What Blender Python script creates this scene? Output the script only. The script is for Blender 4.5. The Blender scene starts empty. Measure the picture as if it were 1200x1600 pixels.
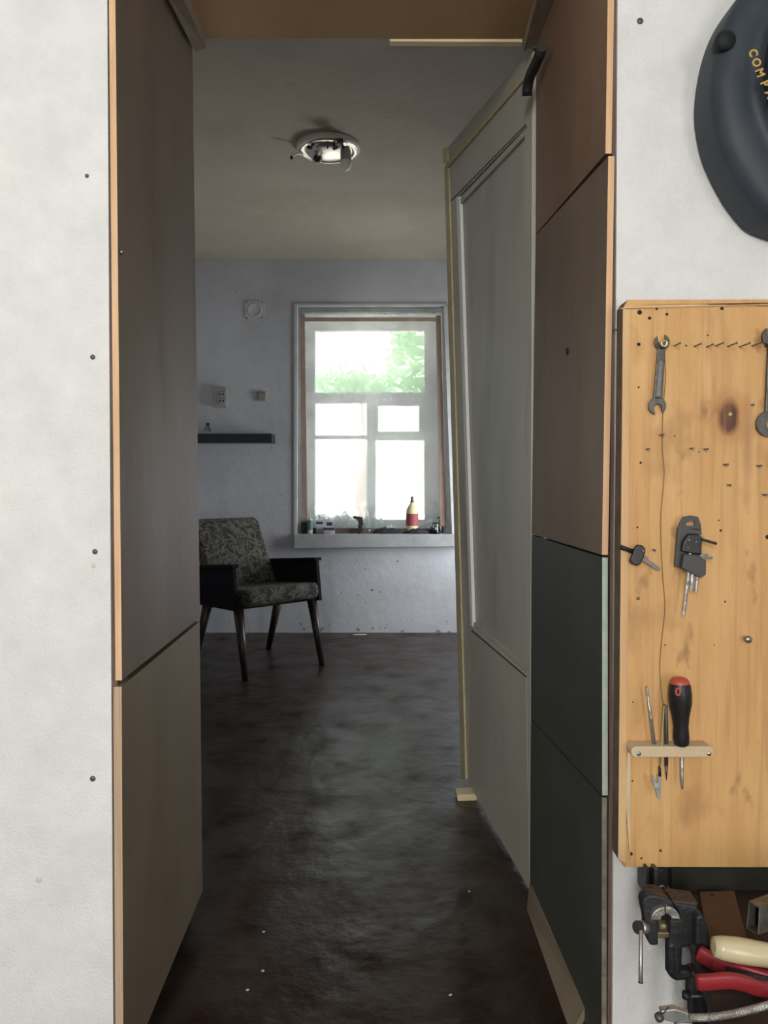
import bpy, bmesh, math, random
from mathutils import Vector, Matrix, noise
random.seed(7)
S = bpy.context.scene
C = S.collection
# ---------------------------------------------------------------- camera
FPX, CY, TH, HC = 1200.0, 776.0, math.radians(1.5), 1.05
cd = bpy.data.cameras.new('camera'); cam = bpy.data.objects.new('camera', cd); C.objects.link(cam)
cam.location = (0, 0, HC); cam.rotation_euler = (math.pi/2 - TH, 0, 0)
cd.sensor_fit = 'VERTICAL'; cd.sensor_height = 36; cd.sensor_width = 27; cd.lens = 27
cd.shift_y = -24/1600; cd.clip_start = .01; cd.clip_end = 200
S.camera = cam
# ---------------------------------------------------------------- world, lights, exposure
w = bpy.data.worlds.new('world'); S.world = w; w.use_nodes = True
nt = w.node_tree; bg = nt.nodes['Background']
tc = nt.nodes.new('ShaderNodeTexCoord'); sp = nt.nodes.new('ShaderNodeSeparateXYZ'); cr = nt.nodes.new('ShaderNodeValToRGB')
nt.links.new(tc.outputs['Generated'], sp.inputs[0]); nt.links.new(sp.outputs['Z'], cr.inputs[0]); nt.links.new(cr.outputs[0], bg.inputs[0])
cr.color_ramp.elements[0].position = 0.0; cr.color_ramp.elements[0].color = (1, 1, 1, 1)
cr.color_ramp.elements[1].position = .7; cr.color_ramp.elements[1].color = (.85, .93, 1, 1)
bg.inputs[1].default_value = 2.0
def area(name, loc, rot, sx, sy, power, col, portal=False):
    l = bpy.data.lights.new(name, 'AREA'); l.shape = 'RECTANGLE'; l.size = sx; l.size_y = sy; l.energy = power; l.color = col
    o = bpy.data.objects.new(name, l); C.objects.link(o); o.location = loc; o.rotation_euler = rot
    if portal: l.cycles.is_portal = True
    return o
H90 = math.pi/2
# daylight of the open door behind the camera, to the right
area('daylight_door', (1.35, -2.3, .9), (H90, 0, math.radians(17)), .5, 1.5, 27, (1, .97, .94))
# daylight of the workroom's second window behind the camera, to the left
area('daylight_window_rear', (-.60, -2.3, 1.72), (H90, 0, 0), .42, 1.2, 80, (1, .985, .95))
# daylight of the side window of the far room (hidden by the open door)
area('daylight_window_side', (1.12, 4.62, .95), (0, H90, 0), .9, .55, 21, (.88, .93, 1))
area('portal_window', (-.07, 5.62, 1.4), (-H90, 0, 0), 1.1, 1.5, 1, (1, 1, 1), True)
sl = bpy.data.lights.new('sun', 'SUN'); sl.energy = 24; sl.angle = .02; sl.color = (1, .97, .88)
so = bpy.data.objects.new('sun', sl); C.objects.link(so); so.rotation_euler = (math.radians(35), math.radians(-25), 0)
S.view_settings.view_transform = 'Standard'; S.view_settings.look = 'None'
S.view_settings.exposure = 0.0; S.view_settings.gamma = 1; S.view_settings.use_curve_mapping = False
S.cycles.max_bounces = 10; S.cycles.diffuse_bounces = 5; S.cycles.transparent_max_bounces = 16
S.cycles.sample_clamp_indirect = 6; S.cycles.caustics_refractive = False

# ---------------------------------------------------------------- helpers
def P(px, py, Y):
    "the point at distance Y in front of the camera that stands where the photo shows (px, py)"
    a = (px - 600)/FPX; b = -(py - CY)/FPX
    d = Vector((a, math.cos(TH) + b*math.sin(TH), -math.sin(TH) + b*math.cos(TH)))
    return Vector((0, 0, HC)) + d*(Y/d.y)
def ray_plane(px, py, p0, n):
    q = P(px, py, 1.0); d = q - Vector((0, 0, HC)); o = Vector((0, 0, HC))
    return o + d*((p0 - o).dot(n)/d.dot(n))
class MB:
    def __init__(s): s.v = []; s.f = []; s.m = []; s.sm = []
    def add(s, vs, fs, mi=0, smooth=False):
        b = len(s.v); s.v += [tuple(x) for x in vs]
        for f in fs: s.f.append([b + i for i in f]); s.m.append(mi); s.sm.append(smooth)
        return s
    def hexa(s, q, q2, mi=0):
        "two quads, front and back"
        return s.add(list(q) + list(q2), [(0, 1, 2, 3), (7, 6, 5, 4), (0, 4, 5, 1), (1, 5, 6, 2), (2, 6, 7, 3), (3, 7, 4, 0)], mi)
    def slab(s, q, t, mi=0):
        q = [Vector(p) for p in q]; return s.hexa(q, [p + Vector(t) for p in q], mi)
    def box(s, x0, x1, y0, y1, z0, z1, mi=0):
        return s.hexa([(x0, y0, z0), (x1, y0, z0), (x1, y0, z1), (x0, y0, z1)], [(x0, y1, z0), (x1, y1, z0), (x1, y1, z1), (x0, y1, z1)], mi)
    def prism(s, pts, t, mi=0):
        pts = [Vector(p) for p in pts]; t = Vector(t); n = len(pts)
        s.add(pts + [p + t for p in pts], [tuple(range(n)), tuple(range(2*n-1, n-1, -1))] + [(i, i+n, (i+1) % n + n, (i+1) % n) for i in range(n)], mi)
        return s
    def ring(s, outer, inner, t, mi=0):
        "closed band between two outlines of equal length, extruded by t"
        n = len(outer); t = Vector(t); o = [Vector(p) for p in outer]; i_ = [Vector(p) for p in inner]
        vs = o + i_ + [p + t for p in o] + [p + t for p in i_]; fs = []
        for k in range(n):
            j = (k+1) % n
            fs += [(k, j, n+j, n+k), (2*n+k, 3*n+k, 3*n+j, 2*n+j), (k, 2*n+k, 2*n+j, j), (n+k, n+j, 3*n+j, 3*n+k)]
        return s.add(vs, fs, mi)
    def tube(s, path, r, seg=12, mi=0, caps=True, smooth=True):
        path = [Vector(p) for p in path]; n = len(path); rs = r if isinstance(r, (list, tuple)) else [r]*n
        vs = []; up = None
        for i, p in enumerate(path):
            d = (path[min(i+1, n-1)] - path[max(i-1, 0)]).normalized()
            if up is None: up = Vector((0, 0, 1)) if abs(d.z) < .9 else Vector((1, 0, 0))
            a = d.cross(up).normalized(); b = a.cross(d).normalized(); up = b
            for k in range(seg):
                t = 2*math.pi*k/seg; vs.append(p + (a*math.cos(t) + b*math.sin(t))*rs[i])
        fs = [(i*seg+k, i*seg+(k+1) % seg, (i+1)*seg+(k+1) % seg, (i+1)*seg+k) for i in range(n-1) for k in range(seg)]
        s.add(vs, fs, mi, smooth)
        if caps:
            b = len(s.v) - len(vs)
            s.f += [[b+k for k in range(seg)][::-1], [b+(n-1)*seg+k for k in range(seg)]]; s.m += [mi, mi]; s.sm += [False, False]
        return s
    def lathe(s, prof, seg=32, M=None, mi=0, smooth=True):
        "profile (r, z) turned about z, then placed by M"
        M = M or Matrix(); vs = []; n = len(prof)
        for r, z in prof:
            for k in range(seg):
                t = 2*math.pi*k/seg; vs.append(M @ Vector((max(r, 1e-5)*math.cos(t), max(r, 1e-5)*math.sin(t), z)))
        fs = [(i*seg+k, i*seg+(k+1) % seg, (i+1)*seg+(k+1) % seg, (i+1)*seg+k) for i in range(n-1) for k in range(seg)]
        return s.add(vs, fs, mi, smooth)
    def build(s, name, mats, parent=None, bevel=0, seg=2):
        me = bpy.data.meshes.new(name); me.from_pydata(s.v, [], s.f)
        for m in (mats if isinstance(mats, (list, tuple)) else [mats]): me.materials.append(m)
        for p, mi, sm in zip(me.polygons, s.m, s.sm): p.material_index = mi; p.use_smooth = sm
        me.update()
        bm = bmesh.new(); bm.from_mesh(me); bmesh.ops.recalc_face_normals(bm, faces=bm.faces); bm.to_mesh(me); bm.free()
        o = bpy.data.objects.new(name, me); C.objects.link(o)
        if parent: o.parent = parent; o.matrix_parent_inverse = Matrix.Translation(-parent.location) if parent.type == 'EMPTY' and parent.rotation_euler.z == 0 else Matrix()
        if bevel:
            b = o.modifiers.new('bevel', 'BEVEL'); b.width = bevel; b.segments = seg; b.limit_method = 'ANGLE'; b.angle_limit = .6
        return o
def tag(o, label=None, cat=None, group=None, kind=None):
    for k, v in (('label', label), ('category', cat), ('group', group), ('kind', kind)):
        if v: o[k] = v
    return o
def thing(name, label, cat, loc=(0, 0, 0), rz=0, group=None):
    o = bpy.data.objects.new(name, None); C.objects.link(o); o.location = loc; o.rotation_euler = (0, 0, rz); o.empty_display_size = .05
    return tag(o, label, cat, group)
def struct(o): o['kind'] = 'structure'; return o
def local(o):
    "parts given in the thing's own frame"
    o['_l'] = 1; return o
def up(p, t): return Vector(p) + Vector(t)
def PX(pts, Y): return [P(x, y, Y) for x, y in pts]

# ---------------------------------------------------------------- materials
def mat(name, col, rough=.7, metal=0, col2=None, scale=8, stretch=(1, 1, 1), bump=0, bscale=60, detail=6, lo=.35, hi=.65, spec=.5, coords='Object', rough2=None, trans=0, alpha=1):
    m = bpy.data.materials.new(name); m.use_nodes = True; t = m.node_tree; b = t.nodes['Principled BSDF']
    b.inputs['Base Color'].default_value = (*col, 1); b.inputs['Roughness'].default_value = rough; b.inputs['Metallic'].default_value = metal
    b.inputs['Specular IOR Level'].default_value = spec; b.inputs['Transmission Weight'].default_value = trans; b.inputs['Alpha'].default_value = alpha
    co = t.nodes.new('ShaderNodeTexCoord'); mp = t.nodes.new('ShaderNodeMapping'); mp.inputs['Scale'].default_value = stretch
    t.links.new(co.outputs[coords], mp.inputs[0])
    if col2 is not None:
        n = t.nodes.new('ShaderNodeTexNoise'); n.inputs['Scale'].default_value = scale; n.inputs['Detail'].default_value = detail; n.inputs['Roughness'].default_value = .62
        r = t.nodes.new('ShaderNodeValToRGB'); r.color_ramp.elements[0].position = lo; r.color_ramp.elements[1].position = hi
        r.color_ramp.elements[0].color = (*col, 1); r.color_ramp.elements[1].color = (*col2, 1)
        t.links.new(mp.outputs[0], n.inputs['Vector']); t.links.new(n.outputs['Fac'], r.inputs[0]); t.links.new(r.outputs[0], b.inputs['Base Color'])
        if rough2 is not None:
            mr = t.nodes.new('ShaderNodeMapRange'); mr.inputs[1].default_value = lo; mr.inputs[2].default_value = hi
            mr.inputs[3].default_value = rough; mr.inputs[4].default_value = rough2
            t.links.new(n.outputs['Fac'], mr.inputs[0]); t.links.new(mr.outputs[0], b.inputs['Roughness'])
    if bump:
        n2 = t.nodes.new('ShaderNodeTexNoise'); n2.inputs['Scale'].default_value = bscale; n2.inputs['Detail'].default_value = 5
        bp = t.nodes.new('ShaderNodeBump'); bp.inputs['Strength'].default_value = bump; bp.inputs['Distance'].default_value = .01
        t.links.new(mp.outputs[0], n2.inputs['Vector']); t.links.new(n2.outputs['Fac'], bp.inputs['Height']); t.links.new(bp.outputs[0], b.inputs['Normal'])
    return m
def over(m, mask_fn, col, fac=1.0):
    "lay a second colour over a material's base colour through a mask built by mask_fn(tree) -> socket"
    t = m.node_tree; b = t.nodes['Principled BSDF']; mx = t.nodes.new('ShaderNodeMix'); mx.data_type = 'RGBA'
    if b.inputs['Base Color'].links: t.links.new(b.inputs['Base Color'].links[0].from_socket, mx.inputs[6])
    else: mx.inputs[6].default_value = b.inputs['Base Color'].default_value
    mx.inputs[7].default_value = (*col, 1); t.links.new(mask_fn(t), mx.inputs[0]); t.links.new(mx.outputs[2], b.inputs['Base Color'])
def noise_mask(scale, lo, hi, stretch=(1, 1, 1), amt=1.0, off=(0, 0, 0)):
    def f(t):
        co = t.nodes.new('ShaderNodeTexCoord'); mp = t.nodes.new('ShaderNodeMapping'); mp.inputs['Scale'].default_value = stretch; mp.inputs['Location'].default_value = off
        n = t.nodes.new('ShaderNodeTexNoise'); n.inputs['Scale'].default_value = scale; n.inputs['Detail'].default_value = 7
        mr = t.nodes.new('ShaderNodeMapRange'); mr.inputs[1].default_value = lo; mr.inputs[2].default_value = hi; mr.inputs[4].default_value = amt
        t.links.new(co.outputs['Object'], mp.inputs[0]); t.links.new(mp.outputs[0], n.inputs['Vector']); t.links.new(n.outputs['Fac'], mr.inputs[0]); return mr.outputs[0]
    return f
def spot_mask(c, rad, squash=(1, 1, 1), soft=.5, amt=1.0, wob=.35, nscale=30):
    def f(t):
        co = t.nodes.new('ShaderNodeTexCoord'); sb = t.nodes.new('ShaderNodeVectorMath'); sb.operation = 'SUBTRACT'; sb.inputs[1].default_value = c
        ml = t.nodes.new('ShaderNodeVectorMath'); ml.operation = 'MULTIPLY'; ml.inputs[1].default_value = squash
        ln = t.nodes.new('ShaderNodeVectorMath'); ln.operation = 'LENGTH'; n = t.nodes.new('ShaderNodeTexNoise'); n.inputs['Scale'].default_value = nscale
        ma = t.nodes.new('ShaderNodeMath'); ma.operation = 'MULTIPLY_ADD'; ma.inputs[1].default_value = rad*wob
        mr = t.nodes.new('ShaderNodeMapRange'); mr.inputs[1].default_value = rad*(1+wob*.5); mr.inputs[2].default_value = rad*soft; mr.inputs[4].default_value = amt
        t.links.new(co.outputs['Object'], sb.inputs[0]); t.links.new(sb.outputs[0], ml.inputs[0]); t.links.new(ml.outputs[0], ln.inputs[0])
        t.links.new(co.outputs['Object'], n.inputs['Vector']); t.links.new(n.outputs['Fac'], ma.inputs[0]); t.links.new(ln.outputs['Value'], ma.inputs[2]); t.links.new(ma.outputs[0], mr.inputs[0]); return mr.outputs[0]
    return f
M = {}
M['wallboard'] = mat('wallboard', (.66, .66, .65), .9, col2=(.76, .755, .74), scale=14, bump=.25, bscale=220, lo=.3, hi=.7)
M['wallboard_core'] = mat('wallboard_core', (.42, .41, .38), .9, col2=(.55, .54, .5), scale=60)
M['mortar'] = mat('mortar', (.10, .085, .075), .95, col2=(.05, .04, .035), scale=40, bump=.4)
M['plaster'] = mat('plaster', (.47, .48, .495), .92, col2=(.58, .595, .62), scale=2.6, bump=.35, bscale=18, lo=.25, hi=.7)
over(M['plaster'], noise_mask(3.1, .56, .75, amt=.35, off=(4, 2, 7)), (.33, .32, .28))
over(M['plaster'], noise_mask(34, .71, .74, amt=.8), (.09, .08, .07))
M['ceiling'] = mat('ceiling', (.41, .345, .265), .92, col2=(.49, .42, .33), scale=1.8, bump=.3, bscale=14)
over(M['ceiling'], noise_mask(28, .74, .76, amt=.7), (.1, .09, .08))
M['sill'] = mat('sill', (.36, .37, .36), .8, col2=(.46, .47, .46), scale=9, bump=.2)
M['trimw'] = mat('trimw', (.50, .51, .50), .7, col2=(.60, .605, .59), scale=12, bump=.15)
M['frame'] = mat('frame', (.66, .665, .65), .6, col2=(.73, .735, .72), scale=12)
M['floor'] = mat('floor', (.022, .0105, .0055), .30, col2=(.036, .020, .012), scale=5, bump=.42, bscale=19, stretch=(1, 1, 1), lo=.36, hi=.64, spec=.5, rough2=.46)
over(M['floor'], noise_mask(2.4, .50, .68, stretch=(.9, 1.5, 1), amt=.3, off=(1.5, .4, 0)), (.045, .036, .026))
over(M['floor'], noise_mask(11, .60, .70, stretch=(.8, 1.8, 1), amt=.55), (.012, .010, .009))
M['hardboard'] = mat('hardboard', (.18, .138, .108), .6, col2=(.25, .20, .165), scale=3.2, stretch=(1, 1, .35), bump=.1, bscale=40)
over(M['hardboard'], noise_mask(5, .62, .75, stretch=(1, 1, .3), amt=.5), (.07, .045, .035))
M['hardboard_low'] = mat('hardboard_low', (.19, .142, .092), .6, col2=(.265, .21, .145), scale=3.5, stretch=(1, 1, .3), bump=.1)
M['brownboard'] = mat('brownboard', (.185, .105, .062), .6, col2=(.27, .175, .115), scale=3.4, stretch=(1, 1, .3), bump=.08, bscale=30)
over(M['brownboard'], noise_mask(4, .6, .72, stretch=(2, 1, .25), amt=.6), (.05, .03, .022))
M['greyboard'] = mat('greyboard', (.15, .105, .070), .6, col2=(.225, .17, .125), scale=3.0, stretch=(1, 1, .35), bump=.08)
over(M['greyboard'], noise_mask(3.5, .6, .75, amt=.5), (.06, .04, .03))
M['greenboard'] = mat('greenboard', (.048, .051, .042), .5, col2=(.066, .070, .060), scale=6, bump=.06, bscale=80)
over(M['greenboard'], noise_mask(60, .74, .76, amt=.8), (.3, .29, .26))
M['ply_edge'] = mat('ply_edge', (.62, .37, .20), .7, col2=(.74, .49, .29), scale=30, stretch=(4, 1, .15), bump=.1)
M['ply_edge_low'] = mat('ply_edge_low', (.40, .27, .18), .75, col2=(.55, .40, .27), scale=30, stretch=(12, 1, .1), bump=.2)
M['green_edge'] = mat('green_edge', (.36, .43, .34), .7, col2=(.46, .52, .43), scale=30, bump=.1)
M['dirty_edge'] = mat('dirty_edge', (.16, .13, .095), .85, col2=(.26, .23, .18), scale=40, bump=.4)
M['brown_strip'] = mat('brown_strip', (.10, .06, .045), .8, col2=(.18, .12, .095), scale=30, stretch=(3, 1, .2), bump=.3)
M['soffit'] = mat('soffit', (.40, .23, .095), .65, col2=(.44, .27, .13), scale=5, bump=.1)
M['soffit_lath'] = mat('soffit_lath', (.22, .165, .115), .75, col2=(.30, .24, .18), scale=9, bump=.2)
M['new_lath'] = mat('new_lath', (.74, .60, .34), .65, col2=(.82, .70, .45), scale=14, stretch=(.3, 1, 1))
M['door'] = mat('door', (.41, .40, .33), .42, col2=(.50, .49, .41), scale=4, stretch=(1, 1, .35), bump=.12, bscale=14)
over(M['door'], noise_mask(3.4, .58, .72, stretch=(1, 1, .5), amt=.45), (.20, .185, .155))
M['door_panel'] = mat('door_panel', (.38, .38, .325), .45, col2=(.49, .49, .43), scale=3.5, stretch=(1, 1, .35), bump=.12, bscale=12)
over(M['door_panel'], noise_mask(3, .56, .72, stretch=(1.5, 1, .3), amt=.5), (.17, .15, .125))
M['door_lath'] = mat('door_lath', (.46, .39, .22), .6, col2=(.56, .49, .30), scale=20)
M['bare_white'] = mat('bare_white', (.85, .85, .80), .55, col2=(.85, .85, .8), scale=60)
M['rubber'] = mat('rubber', (.012, .012, .012), .5, bump=.05)
M['film_lath'] = mat('film_lath', (.36, .25, .19), .7, col2=(.46, .33, .26), scale=20, stretch=(1, 1, .3))
M['black_shelf'] = mat('black_shelf', (.017, .020, .025), .5)
M['plastic_wh'] = mat('plastic_wh', (.30, .30, .275), .6, col2=(.38, .38, .35), scale=10)
M['plate_dirty'] = mat('plate_dirty', (.22, .21, .17), .7, col2=(.34, .33, .28), scale=40)
M['hole'] = mat('hole', (.01, .01, .01), .8)
M['chrome'] = mat('chrome', (.92, .87, .82), .26, metal=.9, col2=(.78, .68, .6), scale=16, bump=.03)
M['steel'] = mat('steel', (.11, .105, .10), .42, metal=.5, col2=(.07, .066, .062), scale=60, bump=.1, bscale=120)
M['bright_steel'] = mat('bright_steel', (.36, .34, .32), .33, metal=.85, col2=(.26, .24, .22), scale=80)
M['dull_steel'] = mat('dull_steel', (.20, .185, .165), .45, metal=.25, col2=(.14, .13, .115), scale=90)
M['rust'] = mat('rust', (.085, .05, .034), .65, metal=.3, col2=(.045, .03, .022), scale=60, bump=.3, bscale=150)
M['brass'] = mat('brass', (.82, .68, .36), .25, metal=1)
M['dull_brass'] = mat('dull_brass', (.30, .25, .14), .5, metal=.6, col2=(.16, .13, .08), scale=70)
M['zinc'] = mat('zinc', (.50, .53, .52), .42, metal=.85, col2=(.38, .41, .41), scale=50, bump=.1)
M['glass'] = mat('glass', (.9, .95, .93), .05, trans=1)
M['black_pl'] = mat('black_pl', (.014, .014, .015), .36, spec=.35)
M['grey_pl'] = mat('grey_pl', (.050, .049, .049), .5)
M['red_pl'] = mat('red_pl', (.42, .07, .045), .4)
M['red_cover'] = mat('red_cover', (.28, .018, .024), .42, col2=(.20, .012, .017), scale=14)
M['cast'] = mat('cast', (.020, .021, .023), .48, metal=.2, col2=(.032, .032, .034), scale=30, bump=.3, bscale=90)
M['worn_steel'] = mat('worn_steel', (.52, .51, .48), .4, metal=.75, col2=(.33, .31, .28), scale=50, bump=.3, bscale=100)
M['cream'] = mat('cream', (.52, .43, .25), .28, col2=(.62, .55, .37), scale=9, stretch=(.4, 1, 1), bump=.05)
M['bench'] = mat('bench', (.034, .018, .012), .7, col2=(.018, .011, .008), scale=9, stretch=(.3, 1, 1), bump=.2)  # brown lowered to paint in the heavy shade over the bench
M['plank'] = mat('plank', (.085, .040, .022), .65, col2=(.058, .028, .016), scale=8, stretch=(1, .3, 1), bump=.15)  # reddish brown, darkened to include the shade lying on the bench
M['shaded_backboard'] = mat('shaded_backboard', (.011, .010, .007), .8, col2=(.017, .015, .011), scale=8)  # dark wood, deepened so the shade behind the bench sits in its colour
M['wood_pale'] = mat('wood_pale', (.50, .38, .24), .65, col2=(.60, .48, .32), scale=14, stretch=(.25, 1, 1), bump=.1)
M['wood_dark'] = mat('wood_dark', (.018, .010, .008), .4, col2=(.035, .018, .012), scale=9, stretch=(2, 2, .4))
M['arm'] = mat('arm', (.007, .007, .010), .8, spec=.2)
M['paper'] = mat('paper', (.62, .6, .55), .9)
M['white_pl'] = mat('white_pl', (.62, .66, .63), .45)
M['green_lbl'] = mat('green_lbl', (.12, .24, .19), .6)
M['card'] = mat('card', (.50, .50, .54), .7, col2=(.56, .54, .58), scale=20)
M['dark_print'] = mat('dark_print', (.035, .04, .055), .6)
M['pink_print'] = mat('pink_print', (.42, .30, .32), .6)
M['mustard'] = mat('mustard', (.80, .74, .42), .4, spec=.4)
M['red_lbl'] = mat('red_lbl', (.36, .075, .075), .6)
M['brown_cap'] = mat('brown_cap', (.12, .09, .09), .5)
M['cloth_dk'] = mat('cloth_dk', (.025, .028, .030), .8, bump=.3)
M['mask'] = mat('mask', (.030, .039, .050), .55, col2=(.038, .047, .058), scale=20, spec=.3)
M['mask_in'] = mat('mask_in', (.014, .016, .018), .6, spec=.2)
M['gold'] = mat('gold', (.55, .36, .10), .4, metal=.3)
M['thread'] = mat('thread', (.45, .38, .12), .6)
M['wax_twine'] = mat('wax_twine', (.24, .15, .06), .8)
M['yard'] = mat('yard', (.62, .60, .55), .9, col2=(.70, .68, .63), scale=2)
M['leaf'] = mat('leaf', (.24, .46, .24), .6, col2=(.40, .62, .36), scale=3)
M['bark'] = mat('bark', (.12, .08, .05), .9)
over(M['floor'], noise_mask(26, .70, .74, stretch=(.7, 1.3, 1), amt=.8, off=(6, 1, 0)), (.006, .004, .003))
ft = M['floor'].node_tree; fb_ = ft.nodes['Principled BSDF']
fm = noise_mask(7, .42, .70, stretch=(1, 1, 1), amt=.5, off=(2, 2, 0))(ft)   # worn spots are matt
fs_ = ft.nodes.new('ShaderNodeMath'); fs_.operation = 'SUBTRACT'; fs_.inputs[0].default_value = .58; ft.links.new(fm, fs_.inputs[1]); ft.links.new(fs_.outputs[0], fb_.inputs['Specular IOR Level'])
# tool board wood: grain, knot, stains
B = mat('board_wood', (.53, .285, .10), .62, col2=(.66, .40, .165), scale=5.5, stretch=(3.2, 1, .55), bump=.12, bscale=30, lo=.3, hi=.7)
M['board'] = B
over(B, noise_mask(7, .56, .70, stretch=(1.6, 1, 1), amt=.6, off=(3, 0, 1)), (.34, .165, .065))
over(B, noise_mask(16, .62, .72, stretch=(1.5, 1, .8), amt=.65, off=(9, 3, 1)), (.18, .085, .04))
KN = P(1139, 652, 1.278)
over(B, spot_mask(KN, .042, (1, 1, .75), soft=.3, amt=.75), (.33, .115, .035))
over(B, spot_mask(KN, .021, (1, 1, .62), soft=.75, amt=.95), (.075, .025, .014))
over(B, noise_mask(30, .54, .66, stretch=(3.5, 1, .12), amt=.35, off=(1, 5, 2)), (.40, .205, .08))
over(B, spot_mask(P(1141, 647, 1.278), .004, (1, 1, 1), soft=.5, amt=.8), (.70, .50, .28))
over(B, spot_mask(P(1168, 690, 1.278), .012, (1, 1, .09), soft=.2, amt=.45), (.20, .08, .05))
M['board_edge'] = mat('board_edge', (.56, .34, .16), .65, col2=(.68, .45, .23), scale=9, stretch=(2, 1, .3), bump=.1)
M['board_side'] = mat('board_side', (.11, .075, .055), .8, col2=(.17, .12, .09), scale=20)
# armchair upholstery
F = mat('upholstery', (.10, .095, .075), .9, bump=.5, bscale=500); M['fabric'] = F
t = F.node_tree; co = t.nodes.new('ShaderNodeTexCoord'); n1 = t.nodes.new('ShaderNodeTexNoise'); n1.inputs['Scale'].default_value = 22; n1.inputs['Detail'].default_value = 4; n1.inputs['Distortion'].default_value = 1.2
rp = t.nodes.new('ShaderNodeValToRGB'); e = rp.color_ramp.elements; e[0].position = .40; e[0].color = (.034, .033, .024, 1); e[1].position = .60; e[1].color = (.035, .033, .024, 1)
for pos, c in ((.46, (.075, .072, .055, 1)), (.50, (.17, .165, .13, 1)), (.54, (.12, .115, .09, 1))):
    x = e.new(pos); x.color = c
t.links.new(co.outputs['Object'], n1.inputs['Vector']); t.links.new(n1.outputs['Fac'], rp.inputs[0]); t.links.new(rp.outputs[0], t.nodes['Principled BSDF'].inputs['Base Color'])
# polythene film: part clear, part milky
f = bpy.data.materials.new('film'); f.use_nodes = True; t = f.node_tree; t.nodes.remove(t.nodes['Principled BSDF']); out = t.nodes['Material Output']
tr = t.nodes.new('ShaderNodeBsdfTransparent'); tr.inputs[0].default_value = (.95, .96, .96, 1); rf = t.nodes.new('ShaderNodeBsdfRefraction'); rf.inputs['IOR'].default_value = 1.10; rf.inputs['Roughness'].default_value = .5; m0 = t.nodes.new('ShaderNodeMixShader'); m0.inputs[0].default_value = .55
tl = t.nodes.new('ShaderNodeBsdfTranslucent'); tl.inputs[0].default_value = (.84, .87, .87, 1)
gl = t.nodes.new('ShaderNodeBsdfGlossy'); gl.inputs['Roughness'].default_value = .22
m1 = t.nodes.new('ShaderNodeMixShader'); m2 = t.nodes.new('ShaderNodeMixShader'); lw = t.nodes.new('ShaderNodeLayerWeight'); lw.inputs[0].default_value = .25
co = t.nodes.new('ShaderNodeTexCoord'); n1 = t.nodes.new('ShaderNodeTexNoise'); n1.inputs['Scale'].default_value = 5; n1.inputs['Detail'].default_value = 6
mr = t.nodes.new('ShaderNodeMapRange'); mr.inputs[1].default_value = .3; mr.inputs[2].default_value = .7; mr.inputs[3].default_value = .24; mr.inputs[4].default_value = .46
t.links.new(co.outputs['Object'], n1.inputs['Vector']); t.links.new(n1.outputs['Fac'], mr.inputs[0]); t.links.new(mr.outputs[0], m1.inputs[0])
t.links.new(tr.outputs[0], m0.inputs[1]); t.links.new(rf.outputs[0], m0.inputs[2]); t.links.new(m0.outputs[0], m1.inputs[1]); t.links.new(tl.outputs[0], m1.inputs[2]); t.links.new(lw.outputs['Fresnel'], m2.inputs[0]); t.links.new(m1.outputs[0], m2.inputs[1]); t.links.new(gl.outputs[0], m2.inputs[2]); t.links.new(m2.outputs[0], out.inputs[0])
n2 = t.nodes.new('ShaderNodeTexNoise'); n2.inputs['Scale'].default_value = 26; n2.inputs['Detail'].default_value = 4; n2.inputs['Distortion'].default_value = 1.6
bp_ = t.nodes.new('ShaderNodeBump'); bp_.inputs['Strength'].default_value = .7; bp_.inputs['Distance'].default_value = .006
t.links.new(co.outputs['Object'], n2.inputs['Vector']); t.links.new(n2.outputs['Fac'], bp_.inputs['Height']); t.links.new(bp_.outputs[0], gl.inputs['Normal']); t.links.new(bp_.outputs[0], tl.inputs['Normal'])
M['film'] = f
f2 = f.copy(); f2.name = 'film_gathered'; M['film_gathered'] = f2
for n_ in f2.node_tree.nodes:
    if n_.type == 'MAP_RANGE': n_.inputs[3].default_value = .62; n_.inputs[4].default_value = .85
g = bpy.data.materials.new('pane_glass'); g.use_nodes = True; t = g.node_tree; t.nodes.remove(t.nodes['Principled BSDF']); out = t.nodes['Material Output']
tr = t.nodes.new('ShaderNodeBsdfTransparent'); tr.inputs[0].default_value = (.95, .96, .952, 1); gl = t.nodes.new('ShaderNodeBsdfGlossy'); gl.inputs['Roughness'].default_value = .03
m1 = t.nodes.new('ShaderNodeMixShader'); m1.inputs[0].default_value = .06; t.links.new(tr.outputs[0], m1.inputs[1]); t.links.new(gl.outputs[0], m1.inputs[2]); t.links.new(m1.outputs[0], out.inputs[0])
M['pane'] = g

# ================================================================ SETTING
YF = 5.143                                    # inner face of the far wall
ZC = P(500, 405, YF).z                        # ceiling of the far room
YL0, YL1, YR0, YR1 = 1.26, 1.80, 1.32, 1.87   # faces of the thick wall left and right of the passage
ZH = P(560, 60, YR1).z                        # head of the passage
struct(MB().box(-2.4, 2.3, -2.6, YF+.6, -.12, 0).build('floor', M['floor']))
struct(MB().box(-1.75, 1.75, YL1, YF, ZC, ZC+.12).build('ceiling', M['ceiling']))
struct(MB().box(-1.75, -1.6, YL1, YF, 0, ZC).build('wall_left', M['plaster']))
m = MB(); m.box(1.15, 1.3, YR1, 4.25, 0, ZC); m.box(1.15, 1.3, 4.95, YF, 0, ZC); m.box(1.15, 1.3, 4.25, 4.95, 0, .45); m.box(1.15, 1.3, 4.25, 4.95, 1.5, ZC)
struct(m.build('wall_right', M['plaster']))
wx0, wx1 = P(460, 650, YF).x, P(711, 650, YF).x; wz1 = P(580, 474, YF).z; wz0 = P(580, 836, YF).z
m = MB(); yb = YF + .5
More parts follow.
